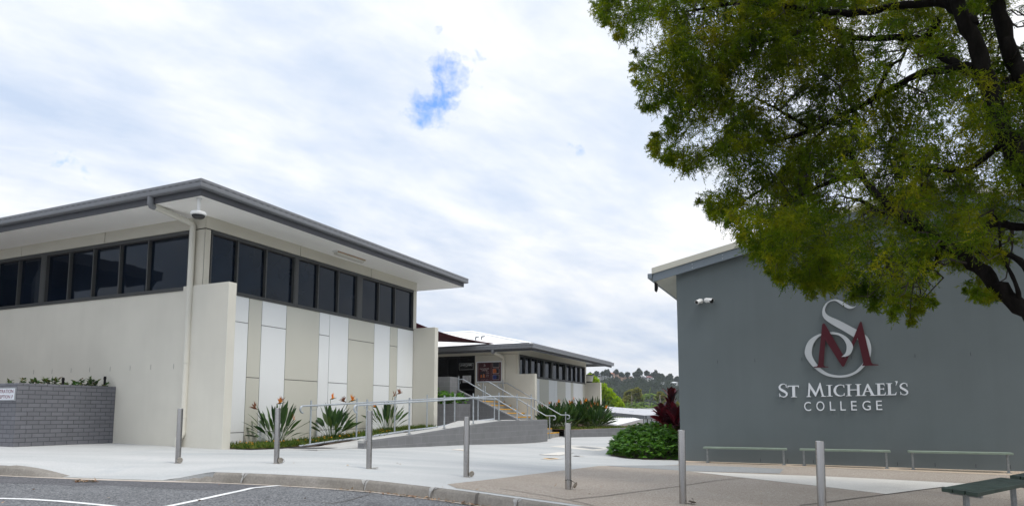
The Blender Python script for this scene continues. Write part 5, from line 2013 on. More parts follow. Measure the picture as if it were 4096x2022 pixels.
pts, ups = [], []
while len(pts) < 2700:
    u, v = random.uniform(6.9, 14), random.uniform(5.6, 8.85)
    if not in_poly(u, v, HPOLY):
        continue
    # distance to the free edge of the bed sets the mound height
    e = 9.
    for (a, b), (c, d) in zip(HPOLY[:6], HPOLY[1:7]):
        w = np.array((c - a, d - b))
        q = np.clip(((u - a) * w[0] + (v - b) * w[1]) / (w @ w), 0, 1)
        e = min(e, math.hypot(u - a - w[0] * q, v - b - w[1] * q))
    hh = .80 * min(1, (e + .05) / .75) ** .5 + .10 * math.sin(u * 3.1) * math.sin(v * 2.7) + .05
    if u > 9.5 and random.random() < .45:
        continue
    f = random.random() ** .35 if random.random() < .62 else random.random()
    pts.append((*G(u, v)[:2], float(pave_z(*G(u, v)[:2])) + max(.06, hh * f)))
    oc = np.array((-.6 * (1 - min(1, e)) - .25, -.25 * (1 - min(1, e)), .0))
    ups.append(G(oc[0], oc[1])[0] - OX)
    ups[-1] = (oc[0] * SA + oc[1] * CA, oc[0] * CA - oc[1] * SA)
base = np.array(pts)
n = len(base)
D = unit(np.c_[np.array(ups) * 1.2 + rng.normal(size=(n, 2)) * .75, .15 + rng.normal(size=n) * .32])
up = unit(np.c_[rng.normal(size=(n, 2)) * .3 + np.array(ups) * .4, np.ones(n)])
V, F = lobed(base, D, .13 + .07 * rng.random(n), up)
hd = thing('hedge', 'dense low hedge of glossy lobed leaves beside the grey hall\'s corner', 'hedge', G(9, 7.4, -1.2))
np_mesh('foliage', V, F, M['leaf_xan'], hd)
sheet('garden_soil', [G(*p)[:2] for p in HPOLY], pave_z, .008, M['soil'], .6)

bp = thing('leafy_plant', 'bright green lobed-leaf plant growing in the block planter behind the ramp', 'plant', G(13.35, -1.7, .42))
n = 230
q = rng.random((n, 3))
base = np.array([G(13.05 + .75 * a, -2.6 + 1.45 * b, .45 + .62 * c * (1 - .5 * b)) for a, b, c in q])
D = unit(np.c_[rng.normal(size=(n, 2)) * .8 - AW[:2] * .4 + RT[:2] * .25, .1 + rng.normal(size=n) * .35])
V, F = lobed(base, D, .14 + .07 * rng.random(n), unit(np.c_[rng.normal(size=(n, 2)) * .3 - AW[:2] * .3, np.ones(n)]))
np_mesh('foliage', V, F, M['leaf_xan'], bp)

for (u, v, hts, lab) in ((9.35, 8.2, (1.35, 1.75, 1.05), 'dark red cordyline with the tallest leafy head, left of its neighbour'),
                         (9.1, 8.62, (1.15, .85, 1.35), 'lower dark red cordyline tucked against the grey hall\'s corner')):
    zg = float(pave_z(*G(u, v)[:2]))
    t = thing('cordyline', lab, 'plant', G(u, v, zg), 'dark red cordylines behind the hedge')
    parts = []
    mb = MB()
    for i, h in enumerate(hts):
        off = RT * ((i - 1) * .22) + AW * random.uniform(-.15, .15)
        b0 = np.array(G(u, v, zg)) + off * .3
        tp = np.array(G(u, v, zg + h * .9)) + off
        mb.tube([tuple(b0), tuple((b0 + tp) / 2 + off * .1), tuple(tp)], [.022, .018, .015], 6)
        m = 34
        ff = rng.random(m)
        bs2 = b0 + (tp - b0) * (.55 + .45 * (1 - ff))[:, None]
        az = rng.random(m) * 6.283
        V, F = strap_leaves(bs2, az, .10 + 1.15 * ff, .44 + .20 * rng.random(m), .078 + .03 * rng.random(m), .15 + .85 * rng.random(m), stalk=.16, fold=.35)
        parts.append((V, F))
    mb.build('stem', M['twig'], t, smooth=True)
    V, F = join_np(parts)
    np_mesh('leaves', V, F, M['leaf_cord'], t)

# ================================================================== the big feathery tree over the hall
def W3(x, y, d):
    return at_y(x, y, d)


LIMBS = [
    ([(4500, 1790, 7.9), (4380, 1300, 8.1), (4200, 850, 8.4), (4010, 520, 8.8), (3940, 270, 9.0), (3850, 60, 9.2), (3760, -300, 9.5), (3600, -700, 10)], [.24, .20, .165, .15, .13, .12, .10, .06]),
    ([(4480, 1700, 7.9), (4230, 1370, 8.0), (4085, 1225, 8.2), (3960, 1115, 8.4), (3840, 1005, 8.6), (3650, 890, 9.0), (3530, 800, 9.4), (3440, 700, 9.8), (3400, 600, 10.1)], [.16, .13, .115, .105, .095, .085, .07, .05, .03]),
    ([(4500, 1600, 8.0), (4330, 900, 8.6), (4130, 430, 9.1), (4050, 240, 9.4), (3985, 0, 9.6), (3930, -350, 10)], [.20, .16, .14, .13, .12, .08]),
    ([(3995, 480, 8.85), (3940, 330, 9.1), (3860, 275, 9.3), (3760, 225, 9.6), (3690, 185, 9.9)], [.10, .085, .075, .06, .045]),
    ([(3900, 268, 9.1), (3844, 267, 9.3), (3672, 299, 9.7), (3514, 385, 10.1), (3357, 464, 10.4), (3250, 519, 10.6), (3057, 574, 10.9), (2916, 586, 11.2), (2800, 640, 11.4)], [.075, .07, .062, .055, .05, .045, .035, .022, .012]),
    ([(3900, 100, 9.1), (3790, 20, 9.4), (3593, 24, 9.8), (3396, 55, 10.1), (3200, 31, 10.4), (2955, 12, 10.8), (2743, 47, 11.2), (2586, 39, 11.5)], [.09, .08, .068, .06, .05, .038, .022, .012]),
    ([(3760, 70, 9.5), (3700, 150, 9.8), (3593, 149, 10.0), (3412, 149, 10.3), (3279, 86, 10.6), (3150, 45, 10.8)], [.07, .065, .06, .052, .04, .028]),
    ([(3279, 110, 10.5), (3150, 150, 10.8), (3002, 181, 11.0), (2963, 244, 11.1), (2900, 314, 11.2), (2790, 409, 11.3), (2727, 487, 11.4)], [.045, .042, .036, .03, .026, .018, .01]),
    ([(3620, 875, 9.1), (3560, 850, 9.3), (3500, 835, 9.5), (3440, 800, 9.9), (3380, 790, 10.2)], [.06, .05, .045, .03, .015]),
    ([(3850, 1005, 8.6), (3960, 900, 8.7), (4050, 905, 8.7), (4150, 915, 8.6)], [.07, .06, .065, .07]),
    ([(3760, 950, 8.8), (3740, 1060, 8.9), (3660, 1060, 9.0), (3580, 1040, 9.3)], [.05, .045, .035, .02]),
    ([(4130, 1110, 8.1), (4060, 1030, 8.2), (3960, 1010, 8.4), (3900, 1005, 8.5)], [.05, .045, .04, .03]),
    ([(4150, 560, 8.7), (4040, 550, 8.9), (3900, 660, 9.0), (3800, 680, 9.4), (3620, 665, 9.9), (3570, 690, 10.2)], [.05, .05, .045, .04, .03, .02]),
    ([(3440, 700, 9.8), (3350, 720, 10.1), (3200, 780, 10.4), (3080, 880, 10.7), (3000, 960, 10.9)], [.05, .045, .035, .025, .012]),
    ([(3300, 515, 10.5), (3200, 620, 10.8), (3100, 720, 11.0), (2980, 800, 11.2), (2880, 850, 11.4)], [.04, .035, .028, .02, .01]),
    ([(3500, 380, 10.1), (3560, 270, 10.2), (3610, 230, 10.3), (3640, 150, 10.4)], [.035, .03, .025, .015]),
    ([(3250, 519, 10.6), (3150, 460, 10.8), (3080, 420, 11), (3000, 380, 11.2)], [.035, .03, .02, .01]),
    ([(4085, 1225, 8.2), (4070, 1150, 8.15), (4010, 1020, 8.2), (3990, 880, 8.3), (3950, 850, 8.3)], [.045, .03, .022, .014, .006]),
    ([(3960, -350, 9.8), (3700, -500, 9.2), (3300, -650, 8.5)], [.08, .06, .03]),
    ([(4330, 900, 8.6), (4700, 400, 8.0), (5000, -100, 7.5), (5200, -500, 7)], [.12, .10, .07, .04]),
]


def smooth_path(P, Rr, n=4):
    P = [np.array(p) for p in P]
    out, rr = [], []
    for i in range(len(P) - 1):
        a, b, c, d = P[max(i - 1, 0)], P[i], P[i + 1], P[min(i + 2, len(P) - 1)]
        for k in range(n):
            t = k / n
            out.append(.5 * (2 * b + (c - a) * t + (2 * a - 5 * b + 4 * c - d) * t * t + (3 * b - a - 3 * c + d) * t ** 3))
            rr.append(Rr[i] + (Rr[i + 1] - Rr[i]) * t)
    return out + [P[-1]], rr + [Rr[-1]]


tree_base = W3(4500, 1900, 7.9)
tree_base[2] = -1.35
T = thing('feathery_tree', 'large spreading tree with feathery olive foliage and dark limbs before the grey hall', 'tree', tree_base)
mb = MB()
limb_pts, limb_r = [], []
for k, (pp, rr) in enumerate(LIMBS):
    P, Q = smooth_path([W3(*p) for p in pp], rr, 5)
    if k in (0, 1, 2):
        P = [tree_base + np.array((.05 * k, .04 * k, 0))] + P
        Q = [.30 - .05 * k] + Q
    Q = [q * .80 for q in Q]
    P = [p + rng.normal(size=3) * r * .16 for p, r in zip(P, Q)]
    mb.tube([tuple(p) for p in P], [r * (1 + .10 * math.sin(i * 2.3 + k)) for i, r in enumerate(Q)], 12)
    limb_pts += P
    limb_r += Q
mb.build('trunk', M['bark'], T, smooth=True)
limb_pts = np.array(limb_pts)

OUT = [(2385, -60), (2381, 47), (2397, 102), (2436, 157), (2476, 196), (2520, 190), (2499, 244), (2507, 314), (2531, 377), (2546, 472), (2601, 464), (2664, 448), (2617, 503), (2570, 566), (2586, 629),
       (2641, 652), (2696, 684), (2743, 755), (2774, 817), (2822, 865), (2884, 912), (2924, 967), (2965, 1015), (3019, 1069), (3057, 1092), (3085, 1125), (3141, 1172), (3179, 1191), (3207, 1158),
       (3226, 1206), (3283, 1215), (3321, 1206), (3349, 1172), (3406, 1205), (3453, 1224), (3481, 1253), (3547, 1262), (3590, 1286), (3627, 1335), (3655, 1314), (3670, 1281), (3731, 1253), (3764, 1224),
       (3759, 1191), (3736, 1149), (3773, 1107), (3811, 1092), (3830, 1130), (3839, 1177), (3872, 1215), (3924, 1220), (3962, 1234), (4009, 1205), (3995, 1158), (4014, 1107), (4045, 1040), (4130, 1000), (4200, 700), (4250, -60)]
OUTA = np.array(OUT, float)
GAPS = [(2590, 135, 62, 40, .97), (2861, 707, 45, 45, .9), (3136, 424, 70, 55, .8), (2800, 735, 40, 30, .9), (3640, 290, 62, 40, .85), (3546, 185, 42, 32, .85), (3436, 100, 36, 24, .7), (3820, 535, 46, 36, .75),
        (4090, 600, 50, 40, .8), (4065, 865, 55, 50, .8), (3955, 700, 46, 34, .7), (3396, 818, 36, 26, .8), (3460, 755, 26, 22, .7), (4085, 130, 75, 150, .97), (2980, 320, 45, 36, .7), (2840, 500, 45, 35, .7),
        (3060, 640, 40, 30, .7), (3300, 640, 30, 24, .6), (2740, 560, 30, 24, .6), (3010, 780, 30, 26, .6), (3880, 180, 40, 40, .6), (3740, 430, 40, 30, .5), (3450, 905, 60, 34, .75), (3640, 1130, 50, 34, .75),
        (3480, 1040, 40, 30, .6), (4060, 960, 50, 46, .85), (3900, 1060, 46, 30, .5), (3190, 1010, 24, 20, .5)]


def poly_dist(x, y, A):
    B = np.roll(A, -1, 0)
    w = B - A
    q = np.clip(((x - A[:, 0]) * w[:, 0] + (y - A[:, 1]) * w[:, 1]) / np.maximum((w ** 2).sum(1), 1e-9), 0, 1)
    return np.sqrt(((A + w * q[:, None] - np.array((x, y))) ** 2).sum(1)).min()


cl, cr_ = [], []
tries = 0
while len(cl) < 1900 and tries < 60000:
    tries += 1
    x, y = random.uniform(2370, 4240), random.uniform(-60, 1340)
    if len(cl) > 1500:                            # the leafier outer side
        x = random.uniform(2370, 3300)
    if not in_poly(x, y, OUT):
        continue
    e = poly_dist(x, y, OUTA)
    if y < 60:
        e = max(e, 60)
    if x > 3950 and y < 1000:
        e = max(e, 50)
    if e < 22:
        continue
    sk = 0
    for gx_, gy_, rx, ry, pr in GAPS:
        q = ((x - gx_) / (rx + 30)) ** 2 + ((y - gy_) / (ry + 30)) ** 2
        if q < 1 and random.random() < pr:
            sk = 1
            break
    if sk:
        continue
    d = 9.2 + 2.0 * random.random() + 1.4 * (1 - (x - 2370) / 1870)
    if y > 850:
        d = 8.6 + 2.6 * random.random()
    if x > 3850:
        d = 9.3 + 2.2 * random.random()
    if y > 500 and x > 3350 and random.random() < .10:
        d = random.uniform(7.3, 8.5)
    elif x > 3500 and random.random() < .06:
        d = random.uniform(7.9, 9.0)
    rad = min(.34, max(.09, (e - 4) * d / FOC * .95)) * random.uniform(.6, 1.0)
    cl.append(W3(x, y, d))
    cr_.append(rad)
# the rest of the crown: above and to the right of the frame, and over the viewer's right shoulder
n_in = len(cl)
tries = 0
while len(cl) < n_in + 760 and tries < 20000:
    tries += 1
    p = np.array((random.uniform(1.6, 12.5), random.uniform(2.5, 13.5), random.uniform(3.2, 10.5)))
    c0 = np.array((6.6, 8.2, 5.0))
    if (((p - c0) / np.array((5.6, 5.8, 5.4))) ** 2).sum() > 1:
        continue
    x, y, fw = project(p)
    if fw > 0 and -40 < x < 4096 + 2600 / fw and -2600 / fw < y < 2022:
        continue
    cl.append(p)
    cr_.append(random.uniform(.35, .65))
cl, cr_ = np.array(cl), np.array(cr_)
NT, NL = 17, 20
n = len(cl)
dirs = unit(rng.normal(size=(n, NT, 3)) + np.array((0, 0, -.18)))
Lt = cr_[:, None, None] * (.65 + .5 * rng.random((n, NT, 1)))
t = (np.arange(NL) + .5) / NL
st0 = cl[:, None, :] + rng.normal(size=(n, NT, 3)) * cr_[:, None, None] * .22
P = st0[:, :, None, :] + dirs[:, :, None, :] * (Lt[..., None] * t[None, None, :, None])
P[..., 2] -= (Lt[..., 0][:, :, None] * t[None, None] ** 2) * .32
D = unit(dirs[:, :, None, :] * .8 + rng.normal(size=P.shape) * .55 + np.array((0, 0, -.10)))
P, D = P.reshape(-1, 3), D.reshape(-1, 3)
big = np.repeat(np.where(np.arange(n) < n_in, 1., 2.1), NT * NL)
keep = (big < 2) | (rng.random(len(big)) < .5)
P, D, big = P[keep], D[keep], big[keep]
V, F = leaf_quads(P, D, .052 * big * (.6 + .7 * rng.random(len(P))), .0060 * big * (.7 + .6 * rng.random(len(P))))
np_mesh('crown', V, F, M['leaf_big'], T)
# twigs: from the nearest limb to each clump, and fine sprays inside it
mb = MB()
for i in range(n_in):
    c = cl[i]
    j = int(np.argmin(((limb_pts - c) ** 2).sum(1) + .35 * np.maximum(0, limb_pts[:, 2] - c[2]) ** 2))
    a = limb_pts[j]
    if i % 2 == 0 and np.linalg.norm(a - c) < 1.15:
        m1 = a + (c - a) * .35 + rng.normal(size=3) * .09 + np.array((0, 0, .05))
        m2 = a + (c - a) * .7 + rng.normal(size=3) * .09
        r0 = min(.017, limb_r[j] * .6)
        mb.tube([tuple(a), tuple(m1), tuple(m2), tuple(c)], [r0, r0 * .75, r0 * .5, r0 * .3], 4, caps=False)
    for k in range(3):
        q0 = st0[i, k]
        q1 = q0 + dirs[i, k] * Lt[i, k] * .55
        q2 = q0 + dirs[i, k] * Lt[i, k] * .95 + np.array((0, 0, -.28)) * Lt[i, k]
        mb.tube([tuple(q0), tuple(q1 + rng.normal(size=3) * .01), tuple(q2)], [.0045, .0035, .002], 3, caps=False)
mb.build('twigs', M['twig'], T)

# a second tree at the right edge: pinnate leaves
J = thing('pinnate_tree', 'tree with ladder-like pinnate leaves peeping in at the top right edge', 'tree', (8.9, 9.6, -1.4))
mb = MB()
jl = [[(8.9, 9.6, -1.4), (8.7, 9.8, 1.5), (8.5, 10.2, 4.0), (8.4, 10.4, 6.5), (8.3, 10.5, 8.5)]]
jc = []
for x, y, d in ((4060, 40, 10.6), (4090, 90, 10.4), (4110, 170, 10.6), (4080, 210, 11), (4150, 240, 10.4), (4100, 300, 10.8), (4060, 620, 11), (4110, 560, 11), (4075, 790, 10.8), (4110, 850, 10.5), (4060, 830, 11), (4180, 120, 10.2), (4200, 400, 10.2), (4220, 700, 10.4), (3990, 250, 11.6), (4140, -40, 10.6), (4000, 420, 11.8)):
    jc.append(W3(x, y, d))
for p in [np.array((8.4 + random.uniform(-1.6, 2.2), 10.3 + random.uniform(-1.5, 1.5), random.uniform(3.5, 8.8))) for _ in range(26)]:
    x, y, fw = project(p)
    if x > 4200 or y < -120:
        jc.append(p)
for c in jc:
    a = np.array((8.5, 10.2, max(2.2, c[2] - .9)))
    jl.append([tuple(a), tuple((a + c) / 2 + np.array((0, 0, .15))), tuple(c)])
for i, p in enumerate(jl):
    if i == 0:
        mb.tube(p, [.17, .14, .11, .07, .03], 10)
    else:
        mb.tube(p, [.03, .02, .008], 5)
mb.build('trunk', M['bark'], J, smooth=True)
prt = []
for c in jc:
    for k in range(5):
        az = random.random() * 6.283
        L = random.uniform(.32, .46)
        d0 = np.array((math.cos(az), math.sin(az), random.uniform(-.7, .1)))
        d0 /= np.linalg.norm(d0)
        sd = unit(np.cross(d0, np.array((0, 0, 1.)))[None])[0]
        s = np.linspace(.12, 1, 14)
        rp = c + d0 * L * s[:, None] + np.array((0, 0, -1)) * (.12 * s ** 2)[:, None]
        for sg in (1, -1):
            Dl = unit(sd * sg + d0 * .28 + np.array((0, 0, -.12)) + rng.normal(size=(14, 3)) * .06)
            prt.append(leaf_quads(rp, Dl, .075 * (1.15 - .5 * s), .011, np.tile(np.array((0, 0, 1.)), (14, 1))))
V, F = join_np(prt)
np_mesh('crown', V, F, M['leaf_pinnate'], J)

# ================================================================== shade sail over the court between the buildings
p0 = W3(1988, 1373.5, 31.6)
pu = W3(1500, 1212, 27.0)
pl = W3(1450, 1358, 33.5)
t = thing('shade_sail', 'maroon triangular shade sail stretched from the far roof towards the large cream building', 'shade sail', p0)
V, F = [], []
NS = 22
for i in range(NS + 1):
    s = i / NS
    ru = p0 + (pu - p0) * s
    rl_ = p0 + (pl - p0) * s
    ru = ru + np.array((0, 0, -1.)) * .30 * math.sin(math.pi * s)
    rl_ = rl_ + np.array((0, 0, 1.)) * .03 * math.sin(math.pi * s)
    for j in range(9):
        q = j / 8
        V.append(ru + (rl_ - ru) * q + np.array((0, 0, -.12)) * math.sin(math.pi * q) * s)
for i in range(NS):
    for j in range(8):
        a = i * 9 + j
        F.append((a, a + 1, a + 10, a + 9))
o = np_mesh('fabric', np.array(V), np.array(F), M['sail'], t, smooth=True)
sd = o.modifiers.new('thickness', 'SOLIDIFY')
sd.thickness = .012
mb = MB()
q = W3(2003, 1378, 31.6)
mb.tube([tuple(p0), tuple(p0 + (q - p0) * .45)], .012, 6)
mb.tube([tuple(p0 + (q - p0) * .4), tuple(q)], .022, 6)
mb.build('tensioner', M['galv'], t)

# ================================================================== beyond: lamp, covered walks, garden trees, hill
P = W3(2352, 1530, 41)
t = thing('street_lamp', 'garden lamp with a pale conical head beyond the far building', 'lamp post', (P[0], P[1], -3.5))
mb = MB()
mb.tube([(P[0], P[1], -3.5), (P[0], P[1], P[2] - .05)], .055, 10)
mb.build('post', M['galv'], t, smooth=True)
mb = MB()
mb.lathe(tuple(P), [(.10, -.12), (.16, -.02), (.26, .06), (.28, .08)], 20)
mb.build('lamp_neck', M['black'], t, smooth=True)
mb = MB()
mb.lathe(tuple(P), [(.27, .08), (.33, .42)], 20)
mb.build('lamp_shade', M['diffuser'], t, smooth=True)
mb = MB()
mb.lathe(tuple(P), [(.36, .42), (.36, .47), (.2, .49)], 20)
mb.build('lamp_cap', M['frame'], t, smooth=True)


def z8(x, y, Y):
    return W3(x / 4.24 + 2300, y / 4.24 + 1450, Y)


# upper covered walk
t = thing('covered_walkway', 'grey flat-roofed covered walkway with the higher roof edge beyond the garden bed', 'shelter', z8(1000, 1000, 49))
nl, nc, nr = z8(330, 815, 46), z8(1190, 893, 43), z8(1720, 868, 45.5)
fl_, fr_ = z8(330, 722, 54), z8(1720, 826, 58)
th = np.array((0, 0, .10))
mb = MB()
top = [nl, nc, nr, fr_, fl_]
mb.prism([tuple(p - np.array((0, 0, .22))) for p in top], [tuple(p) for p in top])
rf = mb.build('roof', M['roof_grey'], t)
mb = MB()
for a, b in ((nl, nc), (nc, nr)):
    d = (b - a)[:2] / np.linalg.norm((b - a)[:2])
    n_ = np.array((d[1], -d[0], 0))
    o0, o1 = n_ * .01, n_ * .14
    h0, h1 = np.array((0, 0, -.20)), np.array((0, 0, .02))
    mb.prism([tuple(a + o0 + h0), tuple(b + o0 + h0), tuple(b + o1 + h0), tuple(a + o1 + h0)], [tuple(a + o0 + h1), tuple(b + o0 + h1), tuple(b + o1 + h1), tuple(a + o1 + h1)])
mb.build('gutter', M['gutter'], t)
mb = MB()
for x, y, Y in ((1385, 905, 46), (1530, 900, 48), (900, 915, 47), (560, 880, 48)):
    q = z8(x, y, Y)
    mb2 = MB()
    mb2.tube([(q[0], q[1], -6), (q[0], q[1], q[2] + .2)], .07, 8)
    mb2.build('post', M['gutter'], t, smooth=True)
mb = MB()
for x, y, Y in ((670, 779, 50), (790, 780, 50.5), (955, 823, 47.5)):
    q = z8(x, y, Y)
    mb2 = MB()
    mb2.box(q[0] - .18, q[0] + .18, q[1] - .05, q[1] + .05, q[2] - .02, q[2] + .035)
    mb2.build('roof_bracket', M['letter_white'], t)
# lower building with a pale ribbed roof
t = thing('low_building', 'lower building with a pale ribbed roof below the covered walkway', 'building', z8(900, 1150, 40))
a, b, c, d = z8(380, 1012, 36), z8(690, 1062, 35.2), z8(1120, 955, 39), z8(1010, 930, 42.5)
e = z8(380, 925, 44)
mb = MB()
top = [e, a, b, c, d]
mb.prism([tuple(p - np.array((0, 0, .06))) for p in top], [tuple(p) for p in top])
mb.build('roof', M['roof_white'], t)
mb = MB()
for i in range(16):
    s = .02 + i / 16
    p, q = a + (b - a) * s, e + (d - e) * s
    for pp in (.0,):
        w = np.array((.025, 0, 0))
        mb.prism([tuple(p - w), tuple(p + w), tuple(q + w), tuple(q - w)], [tuple(p - w * .6 + np.array((0, 0, .035))), tuple(p + w * .6 + np.array((0, 0, .035))), tuple(q + w * .6 + np.array((0, 0, .035))), tuple(q - w * .6 + np.array((0, 0, .035)))])
mb.build('roof_ribs', M['roof_grey'], t)
mb = MB()
for p, q in ((a, b), (b, c)):
    dd = (q - p)[:2] / np.linalg.norm((q - p)[:2])
    n_ = np.array((dd[1], -dd[0], 0))
    h0, h1 = np.array((0, 0, -.24)), np.array((0, 0, .02))
    mb.prism([tuple(p + h0), tuple(q + h0), tuple(q + n_ * .12 + h0), tuple(p + n_ * .12 + h0)], [tuple(p + h1), tuple(q + h1), tuple(q + n_ * .12 + h1), tuple(p + n_ * .12 + h1)])
mb.build('gutter', M['roof_grey'], t)
mb = MB()
i0 = lambda p: p + (sum(top) / 5 - p) * .06
q = [i0(p) for p in top]
mb.prism([(p[0], p[1], -5) for p in q], [(p[0], p[1], p[2] - .2) for p in q])
mb.build('wall', M['cream'], t)
# pale building and railings seen under the walkway roof
q0, q1 = z8(1080, 960, 62), z8(1700, 960, 66)
t = thing('low_building', 'white low building with railings far behind the covered walkway', 'building', (q0 + q1) / 2)
mb = MB()
mb.box(q0[0], q1[0], q0[1], q0[1] + 5, -7, q0[2] + 1.0)
mb.build('wall', M['white_panel'], t)
mb = MB()
for z in (.1, .55):
    mb.box(q0[0], q1[0], q0[1] - .15, q0[1] - .05, q0[2] + z - .5, q0[2] + z - .42)
for k in range(12):
    x = q0[0] + (q1[0] - q0[0]) * k / 11
    mb.box(x - .04, x + .04, q0[1] - .14, q0[1] - .06, q0[2] - .9, q0[2] + .2)
mb.build('railing', M['frame'], t)


def simple_tree(name, label, cat, px, base_z, blobs, Y, mat, leaf, n_leaf, trunk_mat='bark', group=None, zs=.8, trunk_px=None, sub=9, spread=.62, sr=(.34, .55)):
    """blobs: (z8 x, z8 y, radius px) crown masses at depth about Y"""
    cs, rs = [], []
    for x, y, r in blobs:
        p = z8(x, y, Y + random.uniform(-.03, .03) * Y)
        rr = r / 4.24 * Y / FOC
        for k in range(sub):
            dv = rng.normal(size=3)
            dv = dv / np.linalg.norm(dv) * rr * spread * rng.random() ** .4
            cs.append(p + dv)
            rs.append(rr * random.uniform(*sr))
    cs, rs = np.array(cs), np.array(rs)
    cx = z8(*(trunk_px or (blobs[0][0], blobs[0][1])), Y)
    t = thing(name, label, cat, (cx[0], cx[1], base_z), group)
    mb = MB()
    rt = min(.28, max(.03, .035 * (cx[2] - base_z)))
    mb.tube([(cx[0], cx[1], base_z), (cx[0] + .1, cx[1], (cx[2] + base_z) / 2), tuple(cx)], [rt, rt * .8, rt * .5], 8)
    for x, y, r in (blobs if Y > 400 else ()):
        p = z8(x, y, Y)
        mb.tube([tuple(cx - np.array((0, 0, (cx[2] - base_z) * .25))), tuple((cx + p) / 2), tuple(p)], [rt * .5, rt * .35, rt * .15], 5)
    mb.build('trunk', M[trunk_mat], t, smooth=True)
    V, F = clump_leaves(cs, rs, n_leaf, leaf, leaf * .32, zs)
    np_mesh('crown', V, F, M[mat], t)
    return t


simple_tree('bright_green_tree', 'bright green bushy tree directly behind the far building\'s end wall', 'tree', None, -8,
            [(300, 330, 90), (420, 430, 95), (520, 520, 100), (600, 600, 105), (470, 620, 110), (680, 680, 85), (760, 740, 60), (560, 720, 100), (250, 260, 45), (390, 560, 100), (640, 880, 60), (780, 900, 70), (560, 900, 70)], 115, 'leaf_lime', .62, 200)
simple_tree('olive_tree', 'round olive-yellow tree left of the tall palm', 'tree', None, -20,
            [(960, 520, 72), (1050, 510, 72), (1000, 590, 62), (900, 545, 48), (1090, 570, 48), (880, 620, 52), (870, 670, 42), (1120, 610, 36)], 230, 'leaf_olive', .85, 150, 'pale_bark')
simple_tree('olive_tree', 'small yellowish tree right of the tall palm, behind the red cordyline', 'tree', None, -20,
            [(1440, 540, 46), (1490, 590, 42), (1400, 590, 40), (1560, 690, 60), (1720, 740, 60)], 225, 'leaf_olive', .85, 150, 'pale_bark')


def palm(px, py, Y, base_z, L, n, label, droop=1.0, group='palms beyond the covered walkway'):
    c = z8(px, py, Y)
    t = thing('palm_tree', label, 'palm', (c[0], c[1], base_z), group)
    mb = MB()
    mb.tube([(c[0] + .1, c[1], base_z), (c[0] + .03, c[1], (base_z + c[2]) / 2), tuple(c)], [.22, .18, .14], 10)
    mb.build('trunk', M['palm_trunk'], t, smooth=True)
    mb = MB()
    mb.tube([tuple(c - np.array((0, 0, .9))), tuple(c - np.array((0, 0, .3))), tuple(c + np.array((0, 0, .2)))], [.16, .19, .08], 10)
    mb.build('crown_shaft', M['leaf_palm'], t, smooth=True)
    prt, ra = [], MB()
    for k in range(n):
        az = 6.283 * k / n * 2.4 + random.uniform(-.3, .3)
        el = 1.45 if k == 0 else random.uniform(.05, 1.15)
        s = np.linspace(0, 1, 26)
        a = el - droop * 1.5 * s ** 1.5 * (.2 if k == 0 else 1)
        ds = L / 26
        h, z = np.cumsum(np.cos(a)) * ds, np.cumsum(np.sin(a)) * ds
        dr = np.array((math.cos(az), math.sin(az), 0))
        rp = c + dr * h[:, None] + np.array((0, 0, 1.)) * z[:, None]
        ra.tube([tuple(p) for p in rp[::5]], [.03, .025, .02, .015, .01, .006][:len(rp[::5])], 4)
        tg = unit(np.gradient(rp, axis=0))
        sd = unit(np.cross(tg, np.array((0, 0, 1.))))
        for sg in (1, -1):
            Dl = unit(sd * sg + tg * .55 + np.array((0, 0, -.35)) + rng.normal(size=rp.shape) * .06)
            ln = L * .26 * np.sin(np.pi * (.08 + .88 * s)) ** .7 + .05
            prt.append(leaf_quads(rp[3:], Dl[3:], ln[3:], .062 * L / 2.4, np.tile(np.array((0, 0, 1.)), (23, 1))))
    ra.build('frond_stems', M['leaf_palm'], t)
    V, F = join_np(prt)
    np_mesh('crown', V, F, M['leaf_palm'], t)


palm(1252, 560, 190, -30, 2.5, 15, 'tall palm with an upright spear leaf, highest of the palms')
palm(1000, 730, 150, -26, 2.0, 14, 'bushy palm below the round olive tree')
palm(1140, 730, 160, -26, 2.0, 14, 'pale palm between the tall palm\'s trunk and the olive tree')
palm(1290, 755, 165, -26, 1.9, 13, 'low palm right under the tall palm')
palm(1390, 750, 140, -24, 2.0, 14, 'dark palm left of the red cordyline')
palm(880, 745, 155, -26, 1.8, 12, 'low palm between the bright green tree and the olive tree')
palm(1070, 790, 140, -24, 1.7, 12, 'lowest palm just above the walkway roof')

# wooded hillside as one mass of gum crowns, clear of the house fronts
HB = [(350, 470, 188, 236), (262, 345, 207, 244), (475, 630, 213, 256), (285, 428, 247, 286), (573, 682, 158, 206), (690, 768, 170, 204), (776, 985, 206, 248), (1036, 1182, 203, 232), (1214, 1322, 219, 274), (1645, 1752, 316, 340), (1468, 1514, 320, 333)]
cs, rs = [], []
while len(cs) < 2300:
    Y = random.uniform(320, 712) if random.random() < .85 else random.uniform(250, 400)
    x = random.uniform(2250, 2830)
    p = W3(x, 1650, Y)
    z = float(hill_z(p[0], Y))
    c = np.array((p[0], Y, z + random.uniform(2.0, 5.5)))
    rr = random.uniform(2.4, 4.4) * (.75 + .25 * Y / 700)
    qx, qy, fw = project(c)
    ax, ay, ar = (qx - 2300) * 4.24, (qy - 1450) * 4.24, rr * FOC / Y * 4.24
    if any(h[0] - ar * .6 < ax < h[1] + ar * .6 and h[2] - ar * .7 < ay < h[3] + ar * .75 for h in HB) or ay - ar < np.interp(ax, [0, 300, 800, 1300, 1500, 1800], [215, 205, 205, 195, 245, 255]):
        continue
    cs.append(c)
    rs.append(rr)
V, F = clump_leaves(np.array(cs), np.array(rs), 70, 1.4, .52, .85)
tag(np_mesh('forest', V, F, M['leaf_far'], loc=(110, 550, 0)), kind='stuff')

